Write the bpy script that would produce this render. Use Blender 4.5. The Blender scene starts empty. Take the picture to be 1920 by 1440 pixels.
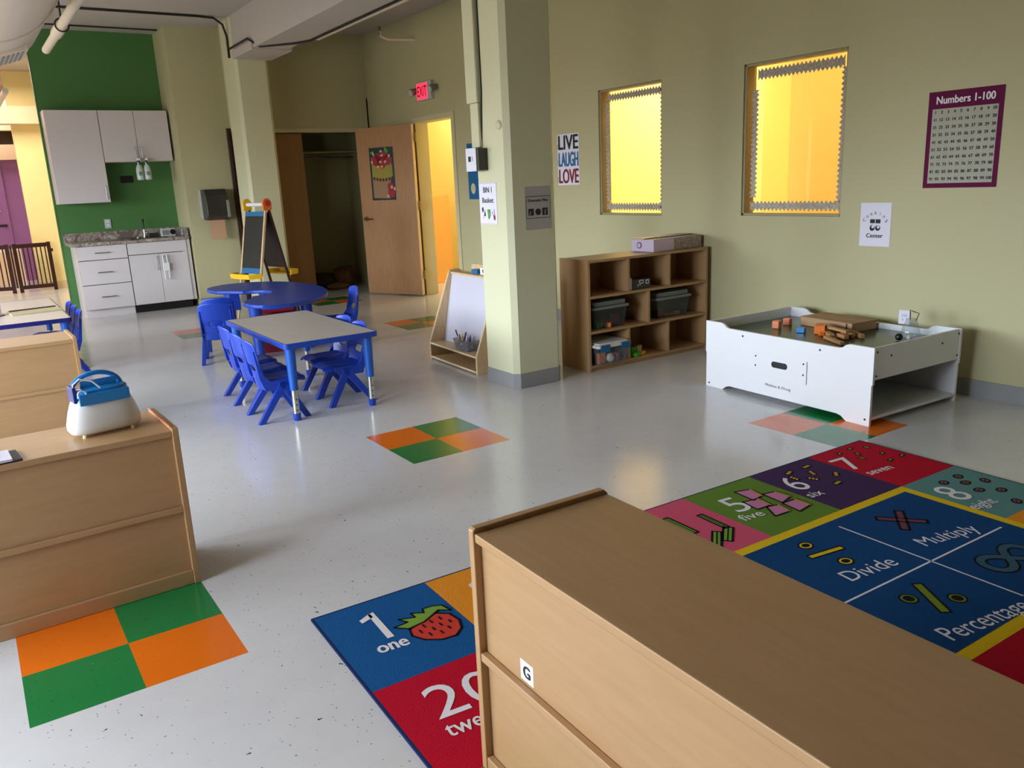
import bpy, math, random
from mathutils import Matrix, Vector
random.seed(7)
SC = bpy.context.scene
COL = SC.collection
PI = math.pi
R = math.radians

# ------------------------------------------------------------------ camera
cam_d = bpy.data.cameras.new('camera')
cam_d.sensor_width = 36.0
cam_d.lens = 1525.688 / 1920 * 36
cam_d.clip_start = 0.05
cam = bpy.data.objects.new('camera', cam_d)
COL.objects.link(cam)
rt = Vector((0.82707025, -0.56034501, -0.04436511))
up = Vector((0.17237146, 0.17771075, 0.96886891))
fw = Vector((0.53501671, 0.80896993, -0.24356676))
m = Matrix((( rt.x, up.x, -fw.x), (rt.y, up.y, -fw.y), (rt.z, up.z, -fw.z))).to_4x4()
m.translation = Vector((0, 0, 1.4220))
cam.matrix_world = m
SC.camera = cam

# ------------------------------------------------------------------ colour management, world
SC.view_settings.view_transform = 'Standard'
SC.view_settings.look = 'None'
SC.view_settings.gamma = 1.0
SC.view_settings.use_curve_mapping = False
SC.view_settings.exposure = 0.0
SC.cycles.max_bounces = 8
SC.cycles.diffuse_bounces = 5
SC.cycles.sample_clamp_indirect = 4.0
SC.cycles.caustics_reflective = False
SC.cycles.caustics_refractive = False
SC.cycles.use_denoising = True

world = bpy.data.worlds.new('world')
SC.world = world
world.use_nodes = True
wn = world.node_tree
bg = wn.nodes['Background']
# overcast sky above the horizon, dim ground below it
w_tc = wn.nodes.new('ShaderNodeTexCoord')
w_sp = wn.nodes.new('ShaderNodeSeparateXYZ')
w_rp = wn.nodes.new('ShaderNodeValToRGB')
w_mr = wn.nodes.new('ShaderNodeMapRange')
w_mr.inputs['From Min'].default_value = -0.5
w_mr.inputs['From Max'].default_value = 0.5
wn.links.new(w_tc.outputs['Generated'], w_sp.inputs[0])
wn.links.new(w_sp.outputs['Z'], w_mr.inputs['Value'])
wn.links.new(w_mr.outputs[0], w_rp.inputs[0])
e_ = w_rp.color_ramp.elements
e_[0].position = 0.44
e_[0].color = (0.20, 0.19, 0.17, 1)
e_[1].position = 0.60
e_[1].color = (0.79, 0.89, 1.0, 1)
wn.links.new(w_rp.outputs[0], bg.inputs[0])
bg.inputs[1].default_value = 27.0


def area(name, loc, rot, sx, sy, power, col, portal=False, spread=PI):
    d = bpy.data.lights.new(name, 'AREA')
    d.shape = 'RECTANGLE'
    d.size = sx
    d.size_y = sy
    d.energy = power
    d.color = col
    d.spread = spread
    if portal:
        d.cycles.is_portal = True
    o = bpy.data.objects.new(name, d)
    COL.objects.link(o)
    o.location = loc
    o.rotation_euler = rot
    return o


DAY = (0.86, 0.92, 1.0)
# daylight outside the four windows of the left wall (facing into the room, +x)
WIN_Y = [(1.6, 3.8), (4.5, 6.7), (7.5, 9.5)]
WZ0, WZ1 = 0.65, 2.25
for (a, b) in WIN_Y:
    area('window_daylight', (-2.88, (a + b) / 2, (WZ0 + WZ1) / 2), (R(90), 0, R(-90)), b - a, WZ1 - WZ0, 1, DAY, portal=True)
# lamps of the lit rooms next door
area('nursery_lamp', (6.0, 4.0, 3.25), (0, 0, 0), 0.9, 1.2, 26, (1.0, 0.86, 0.62))
area('nursery_lamp', (6.1, 7.2, 3.25), (0, 0, 0), 0.9, 1.2, 95, (1.0, 0.92, 0.68))
area('hall_lamp', (5.9, 10.0, 3.25), (0, 0, 0), 0.9, 0.9, 60, (1.0, 0.88, 0.62))
area('lobby_lamp', (0.2, 14.0, 3.2), (0, 0, 0), 2.2, 1.6, 110, (1.0, 0.90, 0.78))
area('lobby_lamp', (0.2, 17.0, 3.2), (0, 0, 0), 2.0, 0.8, 45, (1.0, 0.90, 0.86))

# ------------------------------------------------------------------ materials


def lin(c):
    out = []
    for x in c:
        x = x / 255.0
        out.append(x / 12.92 if x <= 0.04045 else ((x + 0.055) / 1.055) ** 2.4)
    return (*out, 1.0)


def pmat(name, col, rough=0.5, metal=0.0, spec=0.5, noise=0.0, nscale=8.0, bump=0.0, bscale=60.0, emit=None, estr=0.0,
         alpha=1.0, trans=0.0, coat=0.0):
    mt = bpy.data.materials.new(name)
    mt.use_nodes = True
    nt = mt.node_tree
    b = nt.nodes['Principled BSDF']
    c = lin(col)
    b.inputs['Base Color'].default_value = c
    b.inputs['Roughness'].default_value = rough
    b.inputs['Metallic'].default_value = metal
    b.inputs['Specular IOR Level'].default_value = spec
    b.inputs['Alpha'].default_value = alpha
    b.inputs['Transmission Weight'].default_value = trans
    b.inputs['Coat Weight'].default_value = coat
    tc = nt.nodes.new('ShaderNodeTexCoord')
    if noise > 0:
        n = nt.nodes.new('ShaderNodeTexNoise')
        n.inputs['Scale'].default_value = nscale
        n.inputs['Detail'].default_value = 4
        nt.links.new(tc.outputs['Object'], n.inputs['Vector'])
        mx = nt.nodes.new('ShaderNodeMix')
        mx.data_type = 'RGBA'
        mx.inputs[6].default_value = tuple(min(1, v * (1 - noise)) for v in c[:3]) + (1,)
        mx.inputs[7].default_value = tuple(min(1, v * (1 + noise)) for v in c[:3]) + (1,)
        nt.links.new(n.outputs['Fac'], mx.inputs[0])
        nt.links.new(mx.outputs[2], b.inputs['Base Color'])
    if bump > 0:
        n2 = nt.nodes.new('ShaderNodeTexNoise')
        n2.inputs['Scale'].default_value = bscale
        nt.links.new(tc.outputs['Object'], n2.inputs['Vector'])
        bp = nt.nodes.new('ShaderNodeBump')
        bp.inputs['Strength'].default_value = bump
        bp.inputs['Distance'].default_value = 0.01
        nt.links.new(n2.outputs['Fac'], bp.inputs['Height'])
        nt.links.new(bp.outputs[0], b.inputs['Normal'])
    if emit:
        b.inputs['Emission Color'].default_value = lin(emit)
        b.inputs['Emission Strength'].default_value = estr
    return mt


def wood(name, col, col2, rough=0.4, sc=(1.5, 14, 14), spec=0.4):
    mt = bpy.data.materials.new(name)
    mt.use_nodes = True
    nt = mt.node_tree
    b = nt.nodes['Principled BSDF']
    b.inputs['Roughness'].default_value = rough
    b.inputs['Specular IOR Level'].default_value = spec
    tc = nt.nodes.new('ShaderNodeTexCoord')
    mp = nt.nodes.new('ShaderNodeMapping')
    mp.inputs['Scale'].default_value = sc
    nt.links.new(tc.outputs['Object'], mp.inputs['Vector'])
    n = nt.nodes.new('ShaderNodeTexNoise')
    n.inputs['Scale'].default_value = 4
    n.inputs['Detail'].default_value = 6
    n.inputs['Distortion'].default_value = 0.4
    nt.links.new(mp.outputs[0], n.inputs['Vector'])
    rp = nt.nodes.new('ShaderNodeValToRGB')
    rp.color_ramp.elements[0].position = 0.3
    rp.color_ramp.elements[0].color = lin(col2)
    rp.color_ramp.elements[1].position = 0.7
    rp.color_ramp.elements[1].color = lin(col)
    nt.links.new(n.outputs['Fac'], rp.inputs[0])
    nt.links.new(rp.outputs[0], b.inputs['Base Color'])
    return mt


def speckled(name, base, specks, rough=0.2, thr=0.06, scale=14.0, density=0.35, spec=0.5, mottle=0.05):
    """resilient tile: base colour with small dark chips scattered through it"""
    mt = bpy.data.materials.new(name)
    mt.use_nodes = True
    nt = mt.node_tree
    b = nt.nodes['Principled BSDF']
    b.inputs['Specular IOR Level'].default_value = spec
    tc = nt.nodes.new('ShaderNodeTexCoord')
    nz = nt.nodes.new('ShaderNodeTexNoise')
    nz.inputs['Scale'].default_value = 9
    nz.inputs['Detail'].default_value = 5
    nt.links.new(tc.outputs['Object'], nz.inputs['Vector'])
    mx0 = nt.nodes.new('ShaderNodeMix')
    mx0.data_type = 'RGBA'
    c = lin(base)
    mx0.inputs[6].default_value = tuple(v * (1 - mottle) for v in c[:3]) + (1,)
    mx0.inputs[7].default_value = tuple(min(1, v * (1 + mottle)) for v in c[:3]) + (1,)
    nt.links.new(nz.outputs['Fac'], mx0.inputs[0])
    last = mx0.outputs[2]
    for (sc_, th_, dens_, colr) in specks:
        # wobble the lookup so that the chips are irregular
        vn = nt.nodes.new('ShaderNodeTexNoise')
        vn.inputs['Scale'].default_value = sc_ * 2.3
        nt.links.new(tc.outputs['Object'], vn.inputs['Vector'])
        vadd = nt.nodes.new('ShaderNodeMixRGB')
        vadd.blend_type = 'LINEAR_LIGHT'
        vadd.inputs[0].default_value = 0.35 / sc_
        nt.links.new(tc.outputs['Object'], vadd.inputs[1])
        nt.links.new(vn.outputs['Color'], vadd.inputs[2])
        v = nt.nodes.new('ShaderNodeTexVoronoi')
        v.inputs['Scale'].default_value = sc_
        nt.links.new(vadd.outputs[0], v.inputs['Vector'])
        lt = nt.nodes.new('ShaderNodeMath')
        lt.operation = 'LESS_THAN'
        lt.inputs[1].default_value = th_
        nt.links.new(v.outputs['Distance'], lt.inputs[0])
        sp = nt.nodes.new('ShaderNodeSeparateColor')
        nt.links.new(v.outputs['Color'], sp.inputs[0])
        l2 = nt.nodes.new('ShaderNodeMath')
        l2.operation = 'LESS_THAN'
        l2.inputs[1].default_value = dens_
        nt.links.new(sp.outputs[0], l2.inputs[0])
        ml = nt.nodes.new('ShaderNodeMath')
        ml.operation = 'MULTIPLY'
        nt.links.new(lt.outputs[0], ml.inputs[0])
        nt.links.new(l2.outputs[0], ml.inputs[1])
        mx = nt.nodes.new('ShaderNodeMix')
        mx.data_type = 'RGBA'
        nt.links.new(ml.outputs[0], mx.inputs[0])
        nt.links.new(last, mx.inputs[6])
        mx.inputs[7].default_value = lin(colr)
        last = mx.outputs[2]
    nt.links.new(last, b.inputs['Base Color'])
    # slightly uneven polish
    nr = nt.nodes.new('ShaderNodeTexNoise')
    nr.inputs['Scale'].default_value = 2.2
    nt.links.new(tc.outputs['Object'], nr.inputs['Vector'])
    mr = nt.nodes.new('ShaderNodeMapRange')
    mr.inputs['To Min'].default_value = rough * 0.8
    mr.inputs['To Max'].default_value = rough * 1.25
    nt.links.new(nr.outputs['Fac'], mr.inputs['Value'])
    nt.links.new(mr.outputs[0], b.inputs['Roughness'])
    bp = nt.nodes.new('ShaderNodeBump')
    bp.inputs['Strength'].default_value = 0.05
    bp.inputs['Distance'].default_value = 0.02
    n3 = nt.nodes.new('ShaderNodeTexNoise')
    n3.inputs['Scale'].default_value = 3.5
    nt.links.new(tc.outputs['Object'], n3.inputs['Vector'])
    nt.links.new(n3.outputs['Fac'], bp.inputs['Height'])
    nt.links.new(bp.outputs[0], b.inputs['Normal'])
    return mt


def glassy(name, tint=(255, 255, 255), refl=0.08, rough=0.02, body=0.0, bodycol=(200, 200, 200)):
    """thin clear sheet: mostly transparent, a little mirror, optionally a little milky"""
    mt = bpy.data.materials.new(name)
    mt.use_nodes = True
    nt = mt.node_tree
    nt.nodes.remove(nt.nodes['Principled BSDF'])
    out = nt.nodes['Material Output']
    tr = nt.nodes.new('ShaderNodeBsdfTransparent')
    tr.inputs[0].default_value = lin(tint)
    gl = nt.nodes.new('ShaderNodeBsdfGlossy')
    gl.inputs['Roughness'].default_value = rough
    lw = nt.nodes.new('ShaderNodeLayerWeight')
    lw.inputs[0].default_value = 0.5
    pw = nt.nodes.new('ShaderNodeMath')
    pw.operation = 'POWER'
    pw.inputs[1].default_value = 4.0
    nt.links.new(lw.outputs['Facing'], pw.inputs[0])
    fr = nt.nodes.new('ShaderNodeMapRange')
    fr.inputs['To Min'].default_value = 0.035
    fr.inputs['To Max'].default_value = 0.7
    nt.links.new(pw.outputs[0], fr.inputs['Value'])
    mx = nt.nodes.new('ShaderNodeMixShader')
    nt.links.new(fr.outputs[0], mx.inputs[0])
    nt.links.new(tr.outputs[0], mx.inputs[1])
    nt.links.new(gl.outputs[0], mx.inputs[2])
    last = mx.outputs[0]
    if body > 0:
        df = nt.nodes.new('ShaderNodeBsdfDiffuse')
        df.inputs[0].default_value = lin(bodycol)
        m2 = nt.nodes.new('ShaderNodeMixShader')
        m2.inputs[0].default_value = body
        nt.links.new(last, m2.inputs[1])
        nt.links.new(df.outputs[0], m2.inputs[2])
        last = m2.outputs[0]
    nt.links.new(last, out.inputs[0])
    return mt


M = dict(
    wall=pmat('wall_paint', (188, 181, 142), 0.55, noise=0.03, nscale=1.5, spec=0.3),
    pillar=pmat('lit_wall_paint', (208, 206, 172), 0.5, noise=0.03, nscale=2, spec=0.3),  # same paint as the walls, lightened to imitate daylight on the pillars
    white_paint=pmat('ceiling_paint', (186, 178, 172), 0.7, noise=0.04, nscale=1.2, spec=0.2),
    green_wall=pmat('green_paint', (76, 120, 66), 0.5, noise=0.04, nscale=1.5, spec=0.3),
    purple=pmat('purple_paint', (156, 104, 164), 0.5, noise=0.03),
    yellow_room=pmat('yellow_paint', (253, 218, 132), 0.6, noise=0.02),
    peach_panel=pmat('peach_panel_paint', (250, 190, 112), 0.5),
    yellow_room_lit=pmat('yellow_paint_lit', (255, 238, 172), 0.6, noise=0.02),  # the yellow paint lightened, stronger lamp light put into its colour
    yellow_lobby=pmat('lobby_yellow_paint', (242, 222, 160), 0.6, noise=0.02),
    beige=pmat('beige_paint', (225, 195, 160), 0.6, noise=0.03),
    base=pmat('rubber_base', (142, 142, 142), 0.45, noise=0.04),
    floor=speckled('resilient_floor_tile', (208, 206, 207), [(38, 0.10, 0.20, (76, 76, 74)), (20, 0.075, 0.16, (42, 42, 42)), (80, 0.2, 0.10, (140, 140, 136))], rough=0.17, spec=0.55),
    tile_o=speckled('orange_floor_tile', (226, 108, 14), [(60, 0.16, 0.2, (205, 88, 10))], rough=0.17, spec=0.55),
    tile_g=speckled('green_floor_tile', (8, 120, 60), [(60, 0.2, 0.3, (12, 96, 46)), (40, 0.1, 0.1, (60, 150, 90))], rough=0.17, spec=0.55),
    lobby_floor=pmat('lobby_floor_tile', (225, 205, 190), 0.2, noise=0.04),
    frame=pmat('frame_paint', (158, 148, 112), 0.45, noise=0.03),
    jamb=pmat('jamb_paint', (205, 196, 158), 0.45, noise=0.03),
    black_seam=pmat('dark_seam', (40, 36, 28), 0.7),
    birch=wood('birch_laminate', (176, 139, 99), (169, 132, 92), 0.36),
    birch_v=wood('birch_laminate_upright', (176, 139, 99), (169, 132, 92), 0.36, sc=(14, 14, 1.5)),
    birch_y=wood('birch_laminate_long', (176, 139, 99), (169, 132, 92), 0.36, sc=(14, 1.5, 14)),
    ply=wood('pale_plywood', (214, 186, 146), (198, 166, 122), 0.4, sc=(14, 14, 1.5)),
    plyedge=pmat('plywood_edge', (232, 208, 165), 0.45, noise=0.06, nscale=30),
    doorwood=wood('door_veneer', (176, 132, 92), (160, 116, 78), 0.38, sc=(22, 22, 1.2)),
    closetwood=wood('closet_door_veneer', (158, 116, 70), (144, 102, 58), 0.4, sc=(22, 22, 1.2)),
    darkwood=wood('dark_stained_wood', (62, 26, 20), (42, 16, 14), 0.35, sc=(10, 10, 2)),
    trimwood=wood('dark_door_trim', (74, 50, 24), (54, 36, 16), 0.4, sc=(10, 10, 2)),
    cardboard=pmat('cardboard', (176, 140, 104), 0.8, noise=0.08, nscale=12),
    blue=pmat('blue_plastic', (22, 60, 168), 0.32, noise=0.04, nscale=5, spec=0.5),
    blue2=pmat('blue_table_plastic', (26, 62, 160), 0.34, noise=0.03, nscale=5, spec=0.5),
    blue_deep=pmat('blue_leg_plastic', (20, 84, 176), 0.35, noise=0.03),
    navy=pmat('navy_plastic', (14, 22, 100), 0.4),
    grey_top=pmat('grey_laminate', (196, 188, 180), 0.35, noise=0.03, nscale=60),
    chrome=pmat('chrome', (200, 198, 190), 0.22, metal=1.0),
    steel=pmat('brushed_steel', (150, 148, 145), 0.35, metal=1.0),
    brass=pmat('dull_brass', (150, 120, 80), 0.35, metal=1.0),
    black=pmat('black_plastic', (18, 18, 18), 0.4, noise=0.1),
    dark=pmat('dark_grey_plastic', (44, 42, 36), 0.35, noise=0.1),
    bolt=pmat('dark_bolt', (50, 52, 58), 0.4, metal=0.6),
    white=pmat('white_laminate', (228, 228, 232), 0.3, noise=0.01),
    cab=pmat('white_cabinet', (208, 200, 200), 0.35, noise=0.01),
    play_green=pmat('green_play_board', (44, 72, 52), 0.22, noise=0.05),
    paper=pmat('white_paper', (226, 222, 236), 0.7, noise=0.01),
    paper_d=pmat('laminated_grey_paper', (168, 164, 160), 0.3, noise=0.01),
    ink=pmat('black_ink', (30, 28, 32), 0.7),
    w_ink=pmat('white_ink', (236, 232, 236), 0.7),
    red=pmat('red_plastic', (190, 24, 44), 0.4),
    dred=pmat('dark_red', (120, 20, 40), 0.6),
    orange=pmat('orange_plastic', (232, 120, 40), 0.4),
    ltorange=pmat('peach_foam', (235, 140, 100), 0.6),
    yellow=pmat('yellow_plastic', (238, 186, 22), 0.4),
    teal=pmat('teal_plastic', (20, 100, 150), 0.4),
    board=pmat('chalkboard', (22, 28, 28), 0.5, noise=0.1),
    wboard=pmat('whiteboard', (196, 194, 208), 0.25),
    toy_blue=pmat('sky_blue_plastic', (30, 130, 205), 0.22, noise=0.03),
    toy_blue_clear=glassy('translucent_blue_plastic', (120, 180, 230), body=0.55, bodycol=(40, 130, 200)),
    toy_white=pmat('glossy_white_plastic', (226, 226, 226), 0.25),
    granite=None,
    towel=pmat('brown_paper_towel', (190, 150, 118), 0.8, noise=0.03),
    clear=glassy('clear_plastic', (235, 238, 240), body=0.12, bodycol=(200, 205, 210)),
    smoke=glassy('smoky_clear_plastic', (205, 210, 210), body=0.18, bodycol=(120, 125, 125)),
    glass=glassy('window_glass', (255, 253, 245)),
    grey_lid=pmat('grey_lid_plastic', (116, 122, 120), 0.35),
    glitter=None,
    lav=pmat('lavender_card', (206, 190, 214), 0.5),
    silver=None,
    exit_red=pmat('exit_red', (255, 60, 80), 0.5, emit=(255, 50, 80), estr=1.6),
    grey=pmat('grey_plastic', (128, 128, 122), 0.4),
    ltgrey=pmat('light_grey_plastic', (186, 190, 186), 0.4),
    duct=pmat('duct_jacket', (214, 198, 180), 0.5, noise=0.05, nscale=3),
    pipe=pmat('pipe_jacket', (222, 208, 186), 0.5, noise=0.04),
    cable=pmat('black_cable', (28, 22, 18), 0.6),
    olive=pmat('closet_paint', (158, 152, 108), 0.7, noise=0.05),
    bagdark=pmat('dark_fabric', (56, 44, 32), 0.9, noise=0.3, nscale=9, bump=0.4, bscale=14),
    bagbrown=pmat('brown_fabric', (110, 76, 46), 0.9, noise=0.3, nscale=9, bump=0.4, bscale=14),
    green_toy=pmat('green_toy_plastic', (70, 160, 30), 0.45),
    teal_toy=pmat('teal_toy_plastic', (30, 120, 100), 0.45),
    pink_toy=pmat('pink_toy_plastic', (190, 100, 130), 0.5),
    purple_toy=pmat('purple_toy_plastic', (110, 80, 130), 0.5),
    cream_toy=pmat('cream_toy_plastic', (210, 196, 150), 0.5),
    magnavy=pmat('navy_print', (22, 26, 66), 0.5),
    blockwood=wood('block_wood', (186, 140, 92), (160, 112, 68), 0.55),
)


def voronoi_mix(name, cols, scale, rough):
    mt = bpy.data.materials.new(name)
    mt.use_nodes = True
    nt = mt.node_tree
    b = nt.nodes['Principled BSDF']
    b.inputs['Roughness'].default_value = rough
    tc = nt.nodes.new('ShaderNodeTexCoord')
    nz = nt.nodes.new('ShaderNodeTexNoise')
    nz.inputs['Scale'].default_value = scale
    nz.inputs['Detail'].default_value = 6
    nz.inputs['Distortion'].default_value = 1.2
    nt.links.new(tc.outputs['Object'], nz.inputs['Vector'])
    rp = nt.nodes.new('ShaderNodeValToRGB')
    rp.color_ramp.interpolation = 'CONSTANT'
    n = len(cols)
    while len(rp.color_ramp.elements) < n:
        rp.color_ramp.elements.new(0.5)
    for i, c in enumerate(cols):
        rp.color_ramp.elements[i].position = 0.0 if i == 0 else 0.34 + 0.32 * i / n
        rp.color_ramp.elements[i].color = lin(c)
    nt.links.new(nz.outputs['Fac'], rp.inputs[0])
    nt.links.new(rp.outputs[0], b.inputs['Base Color'])
    return mt


M['granite'] = voronoi_mix('granite_laminate', [(108, 96, 90), (142, 128, 118), (160, 146, 136), (126, 112, 104), (178, 166, 156)], 9, 0.25)
M['glitter'] = voronoi_mix('glitter_card', [(120, 96, 84), (176, 160, 150), (140, 120, 110), (206, 196, 190), (100, 84, 76)], 55, 0.35)
M['silver'] = voronoi_mix('silver_border_card', [(120, 110, 96), (188, 180, 166), (150, 140, 124), (214, 208, 196)], 120, 0.3)
M['bagprint'] = voronoi_mix('mixed_pens', [(60, 50, 60), (150, 150, 170), (120, 60, 80), (40, 44, 60), (190, 150, 70), (190, 190, 205)], 30, 0.4)

# ------------------------------------------------------------------ mesh builder


class MB:
    def __init__(s):
        s.v, s.f, s.mi, s.mats = [], [], [], []
        s.M = Matrix.Identity(4)

    def mat(s, m):
        if m not in s.mats:
            s.mats.append(m)
        return s.mats.index(m)

    def add(s, vs, fs, m):
        k = len(s.v)
        s.v += [tuple(s.M @ Vector(p)) for p in vs]
        i = s.mat(m)
        for f in fs:
            s.f.append([k + a for a in f])
            s.mi.append(i)
        return s

    def box(s, x0, x1, y0, y1, z0, z1, m):
        vs = [(x, y, z) for z in (z0, z1) for y in (y0, y1) for x in (x0, x1)]
        return s.add(vs, [(0, 2, 3, 1), (4, 5, 7, 6), (0, 1, 5, 4), (2, 6, 7, 3), (0, 4, 6, 2), (1, 3, 7, 5)], m)

    def quad(s, a, b, c, d, m):
        return s.add([a, b, c, d], [(0, 1, 2, 3)], m)

    def cyl(s, p0, p1, r0, m, r1=None, n=16, caps=True):
        p0, p1 = Vector(p0), Vector(p1)
        r1 = r0 if r1 is None else r1
        d = (p1 - p0).normalized()
        a = d.orthogonal().normalized()
        b = d.cross(a)
        vs = []
        for p, r in ((p0, r0), (p1, r1)):
            for i in range(n):
                t = 2 * PI * i / n
                vs.append(p + a * math.cos(t) * r + b * math.sin(t) * r)
        fs = [(i, (i + 1) % n, n + (i + 1) % n, n + i) for i in range(n)]
        if caps:
            fs += [tuple(range(n - 1, -1, -1)), tuple(range(n, 2 * n))]
        return s.add(vs, fs, m)

    def tube(s, pts, r, m, n=10):
        pts = [Vector(p) for p in pts]
        vs, fs = [], []
        a = None
        for i, p in enumerate(pts):
            d = (pts[min(i + 1, len(pts) - 1)] - pts[max(i - 1, 0)]).normalized()
            if a is None:
                a = d.orthogonal().normalized()
            else:
                a = (a - d * a.dot(d)).normalized()
            b = d.cross(a)
            for j in range(n):
                t = 2 * PI * j / n
                vs.append(p + a * math.cos(t) * r + b * math.sin(t) * r)
        for i in range(len(pts) - 1):
            for j in range(n):
                fs.append((i * n + j, i * n + (j + 1) % n, (i + 1) * n + (j + 1) % n, (i + 1) * n + j))
        fs += [tuple(range(n - 1, -1, -1)), tuple(range((len(pts) - 1) * n, len(pts) * n))]
        return s.add(vs, fs, m)

    def prism(s, poly, w0, w1, m, plane='xy'):
        """extrude a 2D outline; plane xy -> along z, xz -> along y, yz -> along x"""
        def P(u, v, w):
            return {'xy': (u, v, w), 'xz': (u, w, v), 'yz': (w, u, v)}[plane]
        n = len(poly)
        vs = [P(u, v, w0) for u, v in poly] + [P(u, v, w1) for u, v in poly]
        fs = [(i, (i + 1) % n, n + (i + 1) % n, n + i) for i in range(n)] + [tuple(range(n - 1, -1, -1)), tuple(range(n, 2 * n))]
        return s.add(vs, fs, m)

    def lathe(s, prof, m, n=20, c=(0, 0)):
        vs, fs = [], []
        for r, z in prof:
            for j in range(n):
                t = 2 * PI * j / n
                vs.append((c[0] + math.cos(t) * r, c[1] + math.sin(t) * r, z))
        k = len(prof)
        for i in range(k - 1):
            for j in range(n):
                fs.append((i * n + j, i * n + (j + 1) % n, (i + 1) * n + (j + 1) % n, (i + 1) * n + j))
        fs += [tuple(range(n - 1, -1, -1)), tuple(range((k - 1) * n, k * n))]
        return s.add(vs, fs, m)

    def ball(s, c, r, m, n=12, k=8):
        rx, ry, rz = (r, r, r) if not isinstance(r, tuple) else r
        vs = [(c[0], c[1], c[2] - rz)]
        for i in range(1, k):
            ph = -PI / 2 + PI * i / k
            for j in range(n):
                t = 2 * PI * j / n
                vs.append((c[0] + rx * math.cos(ph) * math.cos(t), c[1] + ry * math.cos(ph) * math.sin(t), c[2] + rz * math.sin(ph)))
        vs.append((c[0], c[1], c[2] + rz))
        fs = [(0, 1 + (j + 1) % n, 1 + j) for j in range(n)]
        for i in range(k - 2):
            for j in range(n):
                fs.append((1 + i * n + j, 1 + i * n + (j + 1) % n, 1 + (i + 1) * n + (j + 1) % n, 1 + (i + 1) * n + j))
        e = len(vs) - 1
        fs += [(e, e - n + j, e - n + (j + 1) % n) for j in range(n)]
        return s.add(vs, fs, m)

    def build(s, name, parent=None, bevel=0.0, seg=2, solid=0.0, sub=0, angle=35, loc=None, rz=None):
        me = bpy.data.meshes.new(name)
        me.from_pydata(s.v, [], s.f)
        for mt in s.mats:
            me.materials.append(mt)
        me.polygons.foreach_set('material_index', s.mi)
        me.polygons.foreach_set('use_smooth', [True] * len(s.f))
        me.update()
        me.validate(clean_customdata=False)
        me.set_sharp_from_angle(angle=R(angle))
        o = bpy.data.objects.new(name, me)
        COL.objects.link(o)
        if parent:
            o.parent = parent
        if loc is not None:
            o.location = loc
        if rz is not None:
            o.rotation_euler = (0, 0, rz)
        if solid:
            md = o.modifiers.new('thickness', 'SOLIDIFY')
            md.thickness = solid
            md.offset = 0
        if sub:
            md = o.modifiers.new('smooth', 'SUBSURF')
            md.levels = sub
            md.render_levels = sub
        if bevel:
            md = o.modifiers.new('bevel', 'BEVEL')
            md.width = bevel
            md.segments = seg
            md.limit_method = 'ANGLE'
            md.angle_limit = R(40)
            md.harden_normals = True
        return o


def thing(name, label, cat, loc=(0, 0, 0), rz=0.0, group=None):
    o = bpy.data.objects.new(name, None)
    o.empty_display_size = 0.05
    COL.objects.link(o)
    o.location = loc
    o.rotation_euler = (0, 0, rz)
    o['label'] = label
    o['category'] = cat
    if group:
        o['group'] = group
    return o


def tag(o, label, cat, group=None):
    o['label'] = label
    o['category'] = cat
    if group:
        o['group'] = group
    return o


def struct(o):
    o['kind'] = 'structure'
    return o


def box_obj(name, x0, x1, y0, y1, z0, z1, m, parent=None, bevel=0.0):
    return MB().box(x0, x1, y0, y1, z0, z1, m).build(name, parent, bevel=bevel)


def dup(root, loc, rz, label, group=None):
    r = root.copy()
    COL.objects.link(r)
    r.location = loc
    r.rotation_euler = (0, 0, rz)
    r['label'] = label
    if group:
        r['group'] = group
    for ch in list(root.children):
        c = ch.copy()
        COL.objects.link(c)
        c.parent = r
        for g in list(ch.children):
            d = g.copy()
            COL.objects.link(d)
            d.parent = c
    return r


# ---- lettering: the built-in font turned into flat polygons
_tc = {}


def glyphs(txt):
    if txt in _tc:
        return _tc[txt]
    cu = bpy.data.curves.new('t', 'FONT')
    cu.body = txt
    cu.resolution_u = 4
    o = bpy.data.objects.new('t', cu)
    COL.objects.link(o)
    dg = bpy.context.evaluated_depsgraph_get()
    me = bpy.data.meshes.new_from_object(o.evaluated_get(dg))
    vs = [(v.co.x, v.co.y) for v in me.vertices]
    fs = [tuple(p.vertices) for p in me.polygons]
    COL.objects.unlink(o)
    bpy.data.objects.remove(o)
    bpy.data.curves.remove(cu)
    bpy.data.meshes.remove(me)
    _tc[txt] = (vs, fs)
    return _tc[txt]


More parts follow.
